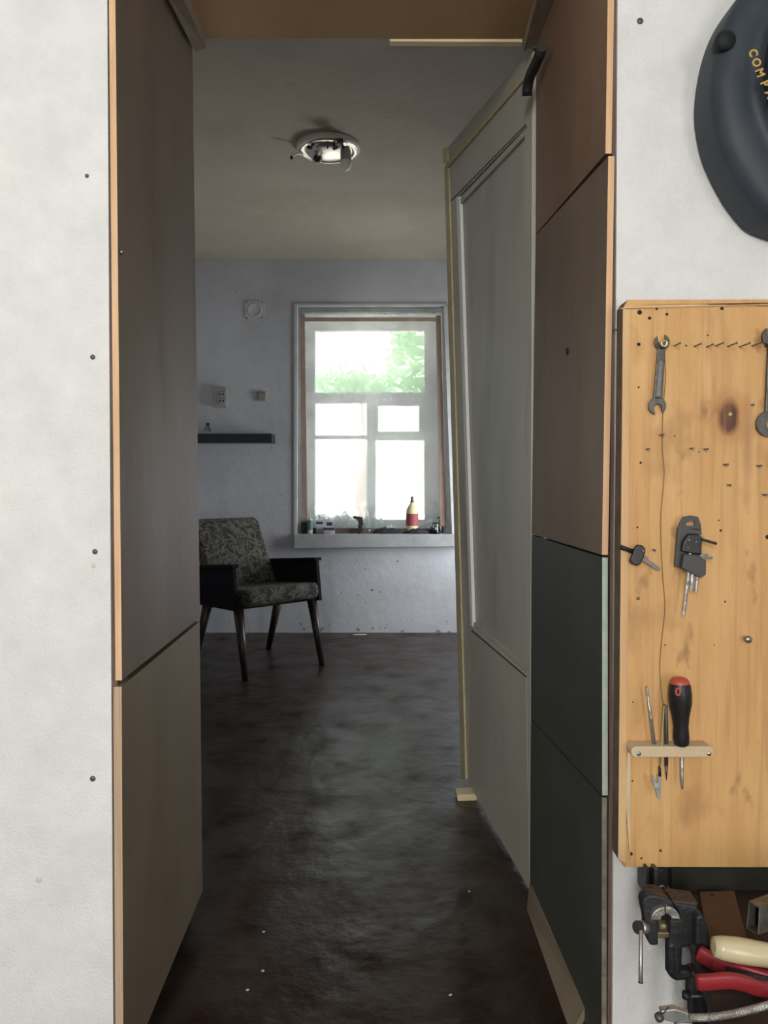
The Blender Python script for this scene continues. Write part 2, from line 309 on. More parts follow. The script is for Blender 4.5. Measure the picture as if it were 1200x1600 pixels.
m.box(-1.75, wx0, YF, yb, 0, ZC+.1); m.box(wx1, 1.75, YF, yb, 0, ZC+.1); m.box(wx0, wx1, YF, yb, 0, wz0-.001); m.box(wx0, wx1, YF, yb, wz1, ZC+.1)
struct(m.build('wall_back', M['plaster']))
# thick wall with the passage: two blocks and the head
xl = P(172, 700, YL0).x; xr = P(958, 700, YR0).x
wl = struct(MB().box(-2.3, xl-.012, YL0+.012, YL1, 0, 2.6).build('wall_partition_left', M['mortar']))
wr = struct(MB().box(xr+.004, 2.2, YR0+.0125, YR1, 0, 2.6).build('wall_partition_right', M['mortar']))
struct(MB().box(xl-.012, xr+.004, YR0-.04, YR1-.01, ZH+.012, 2.6).build('wall_partition_head', M['mortar']))
def plane_at(x, y, Y): return P(x, y, Y)
# wallboard sheets, real thickness 12 mm, edges leaning a little as hung
def sheet(px_top, px_bot, Y0, sgn, parent, xo):
    a = P(px_top, 0, Y0); b = P(px_bot, 1600, Y0); k = (a.x-b.x)/(a.z-b.z)
    xt = a.x + k*(2.5-a.z); xb = a.x + k*(0-a.z)
    q = [(xt, Y0, 2.5), (xb, Y0, 0), (xo, Y0, 0), (xo, Y0, 2.5)]
    m = MB(); m.slab(q, (0, .012, 0)); o = m.build('wallboard', M['wallboard'], parent); return o
o = sheet(167.5, 177, YL0, 1, wl, -2.3); tag(o, 'white papered wallboard sheet left of the passage')
o = sheet(965, 957, YR0, 1, wr, 2.2); tag(o, 'white papered wallboard sheet right of the passage')
# nails and screws in the sheets
def head(px, py, Y, r, name, parent, mt, proud=.002, label=None):
    c = P(px, py, Y); R = Matrix.Translation(c) @ Matrix.Rotation(H90, 4, 'X')
    o = MB().lathe([(0, proud), (r*.7, proud), (r, proud*.4), (r, -.004)], 12, R).build(name, mt, parent)
    return o
M['nail_dk'] = mat('nail_dk', (.10, .105, .11), .5, metal=.6)
for x, y, r in ((145, 558, 4), (148.5, 862, 4.2), (145, 1216.5, 4.6), (136, 275, 3.2)):
    head(x, y, YL0, r*YL0/FPX, 'screw_head', wl, M['nail_dk'])
for x, y, r in ((146, 884, 3.6), (61, 1374, 5)):
    head(x, y, YL0, r*YL0/FPX, 'filled_screw_spot', wl, M['paper'])
head(1000, 33, YR0, 5*YR0/FPX, 'screw_head', wr, M['nail_dk'])
o = MB().tube([P(957, 515, YR0-.004), P(969, 515, YR0-.006)], .0013, 8).build('bent_nail', M['nail_dk'], wr)
# ---- reveal boards
def board(name, near, far, Yn, Yf, t, mats, parent, label=None, gap=.0):
    "near, far: (x, ytop, ybottom) seen at distances Yn and Yf; t: thickness vector away from the passage"
    a = P(near[0], near[1], Yn); b = P(near[2], near[3], Yn); c = P(far[2], far[3], Yf); d = P(far[0], far[1], Yf)
    m = MB(); q = [a, b, c, d]; t = Vector(t)
    q2 = [p + t for p in q]
    m.add(q + q2, [(0, 1, 2, 3), (7, 6, 5, 4), (1, 5, 6, 2), (2, 6, 7, 3), (3, 7, 4, 0)], 0); m.add([a, b, b+t, a+t], [(0, 1, 2, 3)], 1)
    o = m.build(name, mats, parent)
    if label: o['label'] = label
    return o
tl_ = -.0105
board('reveal_board', (178, -230, 190.5, 1063), (300, 40, 312.5, 965), YL0, YL1, (tl_, 0, 0), [M['hardboard'], M['ply_edge']], wl, 'tall grey-brown board lining the upper left reveal, pale plywood edge')
board('reveal_board', (190, 1073, 193, 1690), (312, 971, 316.5, 1392), YL0, YL1, (tl_-.003, 0, 0), [M['hardboard_low'], M['ply_edge_low']], wl, 'lighter brown board lining the lower left reveal, layered edge')
# batten behind the left boards
a = P(169, 0, YL0); b = P(177, 1600, YL0)
m = MB(); m.slab([P(169.5, -240, YL0+.006), P(178, 1690, YL0+.006), P(185, 1690, YL0+.006), P(180, -240, YL0+.006)], (0, .05, 0)); tag(m.build('batten', M['brown_strip'], wl), 'dark brown batten behind the plywood edge')
tr_ = .0105
board('reveal_board', (953, -230, 946, 240), (838, 20, 837, 366), YR0, YR1, (tr_, 0, 0), [M['brownboard'], M['ply_edge']], wr, 'reddish brown top board of the right reveal')
board('reveal_board', (950.5, 244, 940.5, 867), (837, 368, 830.5, 834), YR0, YR1, (tr_, 0, 0), [M['greyboard'], M['ply_edge']], wr, 'brown middle board of the right reveal with a dark knot')
board('reveal_board', (941, 871, 941, 1243), (830.5, 836.5, 829.3, 1122), YR0, YR1, (tr_-.001, 0, 0), [M['greenboard'], M['green_edge']], wr, 'dark green board of the right reveal, pale green edge')
board('reveal_board', (940.6, 1246, 940, 1690), (829.3, 1124, 828, 1392), YR0, YR1, (tr_-.002, 0, 0), [M['greenboard'], M['dirty_edge']], wr, 'lowest dark green board of the right reveal, dirty grey edge')
m = MB(); m.slab([P(959, -230, YR0+.008), P(949, 1690, YR0+.008), P(958, 1690, YR0+.008), P(966, -230, YR0+.008)], (0, .05, 0)); tag(m.build('batten', M['brown_strip'], wr), 'dark brown batten behind the board edges')
def on_reveal(x, y):
    a_ = (x-600)/FPX; Y_ = (.385 + .0545*1.32)/(a_ + .0545); return P(x, y, Y_)
for x, y in ((935, 887), (934, 1222), (934, 1262), (932, 1513)):
    c = on_reveal(x, y); MB().tube([c + Vector((.003, 0, 0)), c + Vector((-.001, 0, 0))], .0045, 10).build('screw_head', M['steel'], wr)
c = on_reveal(886, 549); MB().tube([c + Vector((.004, 0, 0)), c + Vector((-.0012, 0, 0))], [.008, .0065], 12).build('knot', M['hole'], wr)
c = P(191, 394, YL0+.01); MB().tube([c + Vector((-.004, 0, 0)), c + Vector((.002, 0, 0))], .004, 10).build('screw_head', M['bright_steel'], wl)
# head lining and its laths
ws = struct(MB().box(P(290, 60, YR1).x, P(850, 60, YR1).x, 1.22, YR1, ZH, ZH+.012).build('trim_1', M['soffit'])); ws['label'] = 'brown board lining the head of the passage'
def lath3(name, pts, t, mt, label, kind=True):
    o = MB().slab(pts, t).build(name, mt); struct(o); o['label'] = label; return o
zl = ZH - .001
o = MB().hexa([P(253, -22, YL0+.22), P(305, 81, YL1-.02), P(321, 76, YL1-.02), P(278, -22, YL0+.22)],
              [p + Vector((0, 0, .03)) for p in (P(253, -22, YL0+.22), P(305, 81, YL1-.02), P(321, 76, YL1-.02), P(278, -22, YL0+.22))]).build('trim_2', M['soffit_lath']); struct(o); o['label'] = 'narrow pale-brown lath under the head lining at the left'
q = [P(842, -12, 1.66), P(818, 80, YR1-.01), P(850, 66, YR1-.01), P(889, -22, 1.66)]
o = MB().hexa(q, [p + Vector((0, 0, .03)) for p in q]).build('trim_3', M['soffit_lath']); struct(o); o['label'] = 'wide pale-brown lath under the head lining at the right'
q = [P(609, 64.5, YR1+.004), P(816, 65.5, YR1+.004), P(816, 53, YR1+.004), P(609, 56, YR1+.004)]
o = MB().slab(q, (0, .02, 0)).build('trim_4', M['new_lath']); struct(o); o['label'] = 'short new yellowish lath on the far edge of the head lining'
# skirting plank at the foot of the right reveal, leaning out
a = P(823, 1440, 1.81); b = P(860, 1530, 1.60); 
q = [Vector((P(823, 1440, 1.84).x, 1.84, 0)), Vector((.352, 1.42, 0)), Vector((.378, 1.42, .052)), Vector((P(828, 1396, 1.85).x-.002, 1.85, .052))]
o = MB().slab(q, (.012, 0, 0)).build('baseboard_right', M['hardboard_low']); struct(o)
# workroom shell behind and beside the camera
struct(MB().box(-2.4, 2.3, -2.6, YR0-.04, 2.5, 2.6).build('ceiling_workroom', M['trimw']))
struct(MB().box(-2.4, -2.3, -2.6, YL0+.2, 0, 2.5).build('wall_left_workroom', M['wallboard']))
struct(MB().box(2.2, 2.3, -2.6, YR0+.2, 0, 2.5).build('wall_right_workroom', M['wallboard']))
struct(MB().box(-2.4, 2.3, -2.7, -2.6, 0, 2.6).build('wall_rear_workroom', M['wallboard']))
# ================================================================ WINDOW
win = bpy.data.objects.new('window_1', None); C.objects.link(win); struct(win); win['label'] = 'white wooden window behind taped polythene film'
YS = YF - .055                                   # front of the sill board
zs = P(580, 835, YS).z
sx0, sx1 = P(459, 850, YS).x, P(722, 850, YS).x
m = MB(); m.add(*(lambda v: (v, [(0, 1, 2, 3), (7, 6, 5, 4), (0, 4, 5, 1), (1, 5, 6, 2), (2, 6, 7, 3), (3, 7, 4, 0)]))([(sx0, YS, P(470, 857, YS).z), (sx1, YS, P(470, 854, YS).z), (sx1, YS, zs), (sx0, YS, zs), (sx0, YF, P(470, 857, YS).z), (sx1, YF, P(470, 854, YS).z), (sx1, YF, zs), (sx0, YF, zs)]))
m.box(wx0+.002, wx1-.002, YF, YF+.3, zs-.05, zs); o = m.build('sill', M['sill'], win, bevel=.004); tag(o, 'rough grey sill board')
# casing: raised plaster border
YC = YF - .008
for q in ([(459, 474), (459, 835), (464, 835), (464.5, 477)], [(459, 474), (464.5, 478), (698, 478), (699, 474)], [(693, 478), (706, 835), (712, 835), (699, 474)]):
    MB().slab(PX(q, YC), (0, .03, 0)).build('casing', M['trimw'], win, bevel=.002)
for q in ([(464.5, 478), (464, 835), (474, 832), (472, 490)], [(464.5, 478), (472, 492), (690, 492), (698, 478)], [(698, 478), (690, 492), (697, 832), (708, 835)]):
    MB().slab([P(q[0][0], q[0][1], YF+.01), P(q[1][0], q[1][1], YF+.01) if q[0][0] != 698 else P(q[1][0], q[1][1], YF+.09), P(q[2][0], q[2][1], YF+.09), P(q[3][0], q[3][1], YF+.09 if q[0][0] != 698 else YF+.01)] if False else [P(x, y, YF+.10) for x, y in q], (0, .03, 0)).build('reveal_strip', M['trimw'], win)
YW = 5.45
def member(x0, x1, y0, y1, name='frame_bar', Y=YW, t=.05):
    MB().slab(PX([(x0, y1), (x1, y1), (x1, y0), (x0, y0)], Y), (0, t, 0)).build(name, M['frame'], win, bevel=.004)
member(462, 492, 478, 840, 'stile'); member(663, 706, 478, 840, 'stile'); member(492, 663, 478, 517, 'rail'); member(492, 663, 613, 630, 'transom')
member(573, 587, 630, 815, 'mullion'); member(492, 663, 812, 845, 'rail'); member(492, 573, 680, 686, 'glazing_bar')
member(587, 591, 630, 688, 'vent_stile', YW-.01); member(655, 663, 630, 688, 'vent_stile', YW-.01); member(591, 655, 630, 634, 'vent_rail', YW-.01); member(591, 655, 674, 688, 'vent_rail', YW-.01)
for x0, x1, y0, y1 in ((490, 665, 515, 615), (490, 575, 628, 682), (589, 657, 632, 676), (490, 575, 684, 814), (585, 665, 686, 814)):
    MB().slab(PX([(x0, y1), (x1, y1), (x1, y0), (x0, y0)], YW+.02), (0, .003, 0)).build('pane', M['pane'], win)
# film, crumpled at its borders
YFi = YF + .085
x0, x1 = P(474, 660, YFi).x, P(690, 660, YFi).x; z0, z1 = P(580, 832, YFi).z, P(580, 488, YFi).z
nx, nz = 110, 170; vs = []; fs = []
for j in range(nz+1):
    for i in range(nx+1):
        u, v = i/nx, j/nz; x = x0 + (x1-x0)*u; z = z0 + (z1-z0)*v
        e = max(math.exp(-u*14), math.exp(-(1-u)*14), math.exp(-(1-v)*22), 1.6*math.exp(-v*9), .7*math.exp(-((v-.62)/.03)**2), .5*math.exp(-((u-.52)/.04)**2)*(v < .62))
        a = noise.turbulence(Vector((x*14, z*14, 1.3)), 3, False)*.010 + noise.noise(Vector((x*45, z*22, 4)))*.005
        y = YFi + .012*noise.noise(Vector((x*2.5, z*2, 0))) - a*e - .004*abs(noise.noise(Vector((x*9+z*4, z*3, 7))))
        y = min(max(y, YFi-.028), YFi+.03)
        vs.append((x, y, z))
for j in range(nz):
    for i in range(nx):
        k = j*(nx+1)+i; fs.append((k, k+1, k+nx+2, k+nx+1))
o = MB().add(vs, fs, 0, True).build('polythene_film', M['film'], win); o['label'] = 'milky crumpled polythene film'
def crumple(x0_, x1_, h_, Y_, seed, amp):
    vs = []; fs = []; n1_, n2_ = 60, 30
    for j in range(n2_+1):
        for i in range(n1_+1):
            u, v = i/n1_, j/n2_; hh = h_*(.55+.6*noise.noise(Vector((u*3.5, seed, 0)))+.12*noise.noise(Vector((u*15, seed, 3))))*(math.sin(math.pi*u)**.35)
            a_ = P(x0_, 830, Y_); b_ = P(x1_, 830, Y_)
            vs.append((a_.x+(b_.x-a_.x)*u, Y_ + amp*noise.turbulence(Vector((u*9, v*4, seed)), 3, False)+.01*v, z0+.012+hh*v*YF/FPX))
    for j in range(n2_):
        for i in range(n1_): k_ = j*(n1_+1)+i; fs.append((k_, k_+1, k_+n1_+2, k_+n1_+1))
    MB().add(vs, fs, 0, True).build('gathered_film', M['film_gathered'], win)
crumple(480, 572, 52, YFi+.055, 3.0, .035); crumple(488, 560, 40, YFi+.085, 8.0, .03); crumple(568, 600, 50, YFi+.06, 5.0, .03); crumple(640, 686, 26, YFi+.06, 6.0, .03)
for q in ([(469, 490), (472.5, 832), (480.5, 832), (476, 490)], [(476, 496), (476, 502), (682, 502), (682, 496)], [(681, 493), (688, 822), (697, 822), (688.5, 493)], [(480, 825), (480, 833), (688, 833), (688, 826)]):
    MB().slab(PX(q, YFi-.05), (0, .012, 0)).build('film_lath', M['film_lath'] if q[0][1] < 800 else M['brown_strip'], win, bevel=.001)
# ---------------------------------------------------------------- outdoors
struct(MB().box(-14, 14, yb, 30, -.55, -.45).build('ground', M['yard']))
def tree(name, label, x, y, z, n, rad, seed, rz=1.0):
    t = thing(name, label, 'tree', (x, y, -.45)); rnd = random.Random(seed)
    MB().tube([(x, y, -.45), (x+.05, y, z*.5), (x, y, z)], [.09, .07, .04], 8).build('trunk', M['bark'], t)
    vs = []; fs = []
    for i in range(n):
        d = Vector((rnd.gauss(0, 1), rnd.gauss(0, 1), rnd.gauss(0, 1))).normalized()*rad*rnd.random()**.4
        c = Vector((x+d.x, y+d.y, z+d.z*rz)); a = Vector((rnd.uniform(-1, 1), rnd.uniform(-1, 1), rnd.uniform(-1, 1))).normalized(); b = a.orthogonal().normalized(); s = .06+.05*rnd.random(); k = len(vs)
        vs += [c-a*s, c+b*s*.45, c+a*s, c-b*s*.45]; fs.append((k, k+1, k+2, k+3))
    o = MB().add(vs, fs).build('foliage', M['leaf'], t); o['kind'] = 'stuff'
# heights seen through the upper pane
tree('garden_tree', 'blurred green tree beyond the window, at the right of its upper pane', P(672, 560, 9).x, 9.0, P(672, 545, 9).z, 1500, .55, 3, 1.1)
tree('garden_shrub', 'blurred low green foliage seen under the white patch of the upper pane', P(560, 590, 10.5).x, 10.5, P(560, 592, 10.5).z, 1400, .62, 5, .45)

# ================================================================ DOOR LEAF
hb = Vector((P(828, 1393, YR1+.012).x+.002, YR1+.012, .02)); fb = P(729, 1221, 2.55); ht = P(833, 80, YR1+.012)
nrm = (fb-hb).cross(ht-hb).normalized()
if nrm.x > 0: nrm = -nrm                       # towards the passage
def D(x, y, off=0.0): return ray_plane(x, y, hb, nrm) + nrm*off
def DQ(q, off=0.0): return [D(x, y, off) for x, y in q]
door = bpy.data.objects.new('door_1', None); C.objects.link(door); struct(door); door.location = (hb.x, hb.y, 0); door['label'] = 'grey-green painted panel door standing open'
OUT = [(697, 233), (832, 74), (828, 1393), (730, 1221)]; INN = [(713, 309), (822.5, 196), (822, 1052), (735, 977)]
bk = -nrm*.034
# frame members
MB().slab(DQ([OUT[0], INN[0], INN[3], OUT[3]]), bk).build('stile', M['door'], door, bevel=.002)
MB().slab(DQ([INN[1], OUT[1], OUT[2], INN[2]]), bk).build('stile', M['door'], door, bevel=.002)
MB().slab(DQ([OUT[0], OUT[1], INN[1], INN[0]]), bk).build('top_rail', M['door'], door, bevel=.002)
MB().slab(DQ([INN[3], INN[2], OUT[2], OUT[3]]), bk).build('bottom_panel', M['door'], door, bevel=.002)
MB().slab(DQ([(709, 305), (825, 192), (825, 1056), (731, 975)], -.013), -nrm*.012).build('recessed_panel', M['door_panel'], door)
def dstrip(q, off, t, name, mt, label=None, bev=.001):
    o = MB().slab(DQ(q, off), nrm*t).build(name, mt, door, bevel=bev)
    if label: o['label'] = label
dstrip([(712.5, 308), (717.5, 307), (738, 979), (733, 974)], -.012, .011, 'bead', M['bare_white'], 'bare white bead down the free side of the recess')
dstrip([(818.5, 202), (823, 198), (822.5, 1052), (818, 1047)], -.012, .010, 'bead', M['door'])
dstrip([(718, 309), (820, 200), (820, 209), (718, 318)], -.012, .009, 'bead', M['door'])
dstrip([(738, 972), (820, 1040), (820, 1049), (736, 978)], -.012, .008, 'bead', M['door'])
dstrip([(697.5, 258), (832, 102), (832, 113), (698, 266)], .0005, .006, 'edging_lath', M['door_lath'], 'yellowish edging lath across the top', .0015)
dstrip([(694.5, 233), (702, 229), (702.5, 252), (695.5, 257)], .0005, .007, 'edging_lath', M['new_lath'], 'short pale end of the edging lath', .001)
dstrip([(697, 262), (703.5, 262), (731, 1218), (723.5, 1217)], .0005, .007, 'edging_lath', M['door_lath'], 'yellowish edging lath down the free edge', .0015)
dstrip([(702, 316), (822, 194), (822, 195.5), (702, 318)], -.001, .002, 'crack', M['hole'], 'dark crack along the joint of the top rail', 0)
dstrip([(737, 984), (823, 1057), (823, 1059), (737, 986)], -.001, .002, 'crack', M['hole'], 'dark crack along the joint of the lower panel', 0)
# wedge under the door
c = [P(714, 1244, 2.46), P(745, 1243, 2.46), P(745, 1253, 2.46), P(715, 1254, 2.46)]
zz = c[2].z
m = MB(); q = [Vector((v.x, v.y, v.z - zz + .001)) for v in c]; m.slab(q, (0, .055, 0)); tag(m.build('door_wedge', M['new_lath'], bevel=.0015), 'small pale wooden wedge on the floor under the open door', 'wedge')
# bent rubber hose at the top of the reveal
pts = [P(849, 77, 1.70), P(845, 88, 1.72), P(838, 104, 1.755), P(832, 116, 1.78), P(828.5, 128, 1.80), P(826.5, 140, 1.81), P(826, 150, 1.815)]
pts = [p + Vector((-.004, 0, 0)) for p in pts]
hs = thing('rubber_hose', 'short bent black rubber hose hung over the top corner of the open door', 'hose', tuple(pts[0]))
MB().tube(pts, .0118, 16, caps=True).build('hose_body', M['rubber'], hs)
MB().tube([pts[0] + (pts[0]-pts[1])*.02, pts[0] + (pts[0]-pts[1])*.45], .0118, 16).build('hose_end', mat('hose_end', (.05, .05, .048), .4), hs)

M['lamp_light'] = mat('lamp_light', (.92, .88, .80), .35)
M['lamp_rim'] = mat('lamp_rim', (.80, .76, .66), .5)
# ================================================================ CEILING LAMP
q_ = P(513, 236, 1.0); d_ = q_ - Vector((0, 0, HC)); lc = Vector((0, 0, HC)) + d_*((ZC-.026-HC)/d_.z); lc.z = ZC
lamp = thing('ceiling_lamp', 'round chrome ceiling lamp plate with bare sockets and no shades', 'lamp', tuple(lc))
R = .138
flip = Matrix.Translation(lc) @ Matrix.Rotation(math.pi, 4, 'X')
MB().lathe([(R*.96, 0), (R, .004), (R, .022), (R*.97, .028), (R*.93, .026)], 64, flip).build('rim', M['lamp_rim'], lamp)
MB().lathe([(R*.955, .024), (R*.93, .030), (R*.80, .032), (R*.77, .026), (R*.72, .026), (R*.69, .034), (R*.5, .040), (R*.2, .044), (0, .045)], 64, flip).build('plate', M['chrome'], lamp)
def Lp(x, y, dz): # point under the ceiling at height drop dz
    zt = ZC - dz; q = P(x, y, 1.0); d = q - Vector((0, 0, HC)); return Vector((0, 0, HC)) + d*((zt-HC)/d.z)
a = MB().tube([Lp(473, 241, .034), Lp(466, 240, .04), Lp(460, 241.5, .047), Lp(456, 244, .058)], .0055, 10); a.build('arm', M['lamp_light'], lamp)
MB().tube([Lp(456, 244, .058), Lp(455.5, 248, .064)], .006, 10).build('arm_end', M['hole'], lamp)
c = Lp(495.5, 247, .055); dirc = (Vector((0, 0, HC))-c).normalized()
Rm = Matrix.Translation(c) @ dirc.to_track_quat('Z', 'Y').to_matrix().to_4x4()
s_ = MB().lathe([(.010, -.02), (.020, -.014), (.0225, .0), (.0235, .010), (.0175, .012), (.016, 0), (.0, -.002)], 28, Rm, 0).build('socket', M['lamp_light'], lamp)
MB().lathe([(.0155, .004), (0, .005)], 20, Rm).build('socket_insert', M['rust'], s_)
MB().tube([Lp(500, 232, .042), c + Vector((0, .02, .008))], .007, 10).build('arm', M['lamp_light'], lamp)
# right arm with bracket and clear bulb cup
MB().tube([Lp(522, 232, .045), Lp(533, 226, .055), Lp(537, 230, .06)], .008, 10).build('arm', M['steel'], lamp)
c0 = Lp(531, 222, .06)
MB().box(c0.x-.012, c0.x+.014, c0.y-.02, c0.y+.02, c0.z-.012, c0.z+.008).build('bracket', M['steel'], lamp, bevel=.003)
c1 = Lp(540, 240, .075); c2 = Lp(541, 263, .14)
Rm = Matrix.Translation(c1) @ (c2-c1).to_track_quat('Z', 'Y').to_matrix().to_4x4(); L = (c2-c1).length
s2 = MB().lathe([(0, -.028), (.018, -.026), (.022, -.01), (.023, .02), (.0235, L*.55)], 28, Rm).build('socket', mat('socket_pale', (.42, .43, .38), .4), lamp)
MB().lathe([(.022, L*.5), (.025, L*.62), (.0245, L*.8), (.018, L*1.0), (.009, L*1.13), (0, L*1.17)], 28, Rm).build('glass_cap', mat('frosted', (.9, .9, .84), .25), lamp)
for x, y in ((484, 231), (512, 231)):
    c = Lp(x, y, .044); MB().lathe([(.013 if x < 500 else .004, -.004), (.011 if x < 500 else .003, .003), (0, .003)], 16, Matrix.Translation(c) @ Matrix.Rotation(math.pi, 4, 'X')).build('hole', M['hole'], lamp)

# ================================================================ FAR WALL FITTINGS
# round vent cover
vc = P(398, 485, YF); vt = thing('vent_cover', 'square painted-over vent cover with a round middle, high on the far wall', 'vent cover', tuple(vc))
s_ = 15*YF/FPX
q = [(vc.x + s_*a, YF-.006, vc.z + s_*b) for a, b in ((-1, -.7), (-.7, -1), (.75, -1), (1, -.75), (1, .6), (.7, 1.05), (.2, .95), (-.7, 1), (-1, .7))]
MB().prism(q, (0, .006, 0)).build('plate', M['plaster'], vt, bevel=.002)
MB().lathe([(s_*.8, 0), (s_*.78, .002), (s_*.66, .0035), (s_*.6, .0015), (0, .0015)], 32, Matrix.Translation((vc.x, YF-.005, vc.z)) @ Matrix.Rotation(H90, 4, 'X')).build('round_ring', M['plaster'], vt)
for a, b in ((-.8, .8), (.82, .8), (.82, -.8), (-.8, -.8)): MB().lathe([(.004, 0), (.004, .003), (0, .0035)], 8, Matrix.Translation((vc.x+a*s_, YF-.006, vc.z+b*s_)) @ Matrix.Rotation(H90, 4, 'X')).build('screw', M['hole'], vt)
# double socket
oc = P(346, 622, YF); ot = thing('wall_socket', 'upright double wall socket above the dark shelf', 'socket', tuple(oc))
k = YF/FPX
MB().box(oc.x-11*k, oc.x+10*k, YF-.03, YF, oc.z-15*k, oc.z+16*k).build('cover', M['plastic_wh'], ot, bevel=.006)
for sgn in (-1, 1):
    f_ = MB().box(oc.x-4*k, oc.x+7.5*k, YF-.034, YF-.028, oc.z+sgn*5.6*k-4.6*k, oc.z+sgn*5.6*k+4.6*k).build('socket_face', M['plastic_wh'], ot, bevel=.003)
    for dx in (-1.8, 3.6):
        MB().lathe([(.0055, -.001), (.0055, .0015), (0, .0015)], 12, Matrix.Translation((oc.x+dx*k+1*k, YF-.034, oc.z+sgn*5.2*k)) @ Matrix.Rotation(H90, 4, 'X')).build('pin_hole', M['hole'], f_)
# dirty switch plate
sc_ = P(409, 619.5, YF)
sw = thing('wall_switch', 'small dirty square switch between the socket and the window', 'switch', tuple(sc_))
MB().box(sc_.x-8*k, sc_.x+8*k, YF-.012, YF, sc_.z-7.5*k, sc_.z+7.5*k).build('plate', M['plastic_wh'], sw, bevel=.004)
MB().box(sc_.x-4*k, sc_.x+6.5*k, YF-.018, YF-.010, sc_.z-6*k, sc_.z+6*k).build('rocker', M['plate_dirty'], sw, bevel=.003)
# dark box shelf
YSH = YF-.16
a = P(424.5, 691.5, YSH); b = P(424.5, 677.5, YSH); x_0 = -1.42
sh = MB().box(x_0, a.x, YSH, YF-.001, a.z, b.z).build('wall_shelf', M['black_shelf'], bevel=.001); tag(sh, 'dark blue-grey box shelf on the far wall above the armchair', 'shelf')
bc = P(325, 679, YSH+.03); bc.z = b.z
bt = thing('dropper_bottle', 'tiny clear bottle with a black cap standing on the dark shelf', 'bottle', tuple(bc))
k2 = YSH/FPX
MB().lathe([(0, 0), (4.4*k2, .0), (4.6*k2, .004), (4.4*k2, 7*k2), (2.3*k2, 11*k2), (2*k2, 13*k2)], 20, Matrix.Translation(bc)).build('glass_body', M['glass'], bt)
MB().lathe([(2.4*k2, 12.5*k2), (2.5*k2, 17*k2), (0, 17.3*k2)], 16, Matrix.Translation(bc)).build('cap', M['black_pl'], bt)

# ================================================================ THINGS ON THE SILL
YI = YF + .012; kk = YI/FPX
def SP(x, Y=YI): v = P(x, 830, Y); return Vector((v.x, Y, zs))
c = SP(475); o = MB().box(c.x-4.2*kk, c.x+4.2*kk, YI-.01, YI+.03, zs, zs+18*kk).build('small_dark_box', M['dark_print'], bevel=.002); tag(o, 'upright small dark box in the left corner of the window sill', 'box')
c = SP(484.5, YI-.01); t_ = thing('glue_bottle', 'slim white bottle with a green label and thin nozzle on the window sill', 'bottle', tuple(c))
MB().lathe([(0, 0), (4.2*kk, 0), (4.6*kk, .004), (4.5*kk, 21*kk), (3.6*kk, 23.5*kk), (1.2*kk, 24.5*kk), (.9*kk, 32*kk), (0, 32.3*kk)], 24, Matrix.Translation(c)).build('bottle_body', M['white_pl'], t_)
MB().lathe([(4.62*kk, 6*kk), (4.62*kk, 21*kk)], 24, Matrix.Translation(c)).build('label_band', M['green_lbl'], t_)
def carton(name, label, x0, x1, h, Y, dep, yaw, mt, bands):
    a_ = SP(x0, Y); b_ = SP(x1, Y); w_ = b_.x-a_.x; c = (a_+b_)/2; t_ = thing(name, label, 'box', tuple(c), yaw)
    MB().box(-w_/2, w_/2, 0, dep, 0, h).build('carton', mt, t_, bevel=.001)
    for bx0, bx1, bz0, bz1, m_ in bands:
        MB().box(-w_/2+w_*bx0, -w_/2+w_*bx1, -.0012, .0, h*bz0, h*bz1).build('printed_band', m_, t_)
carton('cardboard_box', 'larger white carton with dark print on the window sill', 494, 519, 20*kk, YI-.005, .07, .12, M['card'], ((0, .42, .75, .93, M['dark_print']), (.66, 1, .62, .9, M['dark_print']), (.45, .6, .1, .5, M['pink_print'])))
carton('cardboard_box', 'smaller low carton with dark stripe in front of the larger white one', 506, 523, 10.5*kk, YI-.045, .03, .05, M['card'], ((0, .98, .55, .95, M['dark_print']), (.1, .6, .05, .4, M['pink_print'])))
# black trigger nozzle standing on a clear tube
c = SP(561.5, YI); t_ = thing('gas_torch', 'black pistol-shaped torch head on a thin clear tube', 'torch', tuple(c))
pl = [(551.5, 807), (553, 806), (566.5, 808.5), (568, 820), (566, 822), (567, 830), (559.5, 830), (560, 816), (557, 811.5), (551.5, 809.5)]
MB().prism(PX(pl, YI), (0, .022, 0)).build('torch_body', M['black_pl'], t_, bevel=.002)
MB().tube([(c.x+.002, YI-.006, zs), (c.x+.002, YI-.006, zs+15*kk)], 1.3*kk, 12).build('tube', M['glass'], t_)
MB().lathe([(4*kk, 0), (4*kk, .003), (0, .004)], 16, Matrix.Translation(c)).build('foot', M['grey_pl'], t_)
c = SP(577, YI-.02); t_ = thing('small_vial', 'tiny clear vial with a white cap on the sill', 'vial', tuple(c))
MB().lathe([(0, 0), (1.4*kk, 0), (1.4*kk, 5*kk)], 12, Matrix.Translation(c)).build('vial_body', M['glass'], t_)
MB().lathe([(1.6*kk, 4.5*kk), (1.6*kk, 7*kk), (0, 7*kk)], 12, Matrix.Translation(c)).build('cap', M['white_pl'], t_)
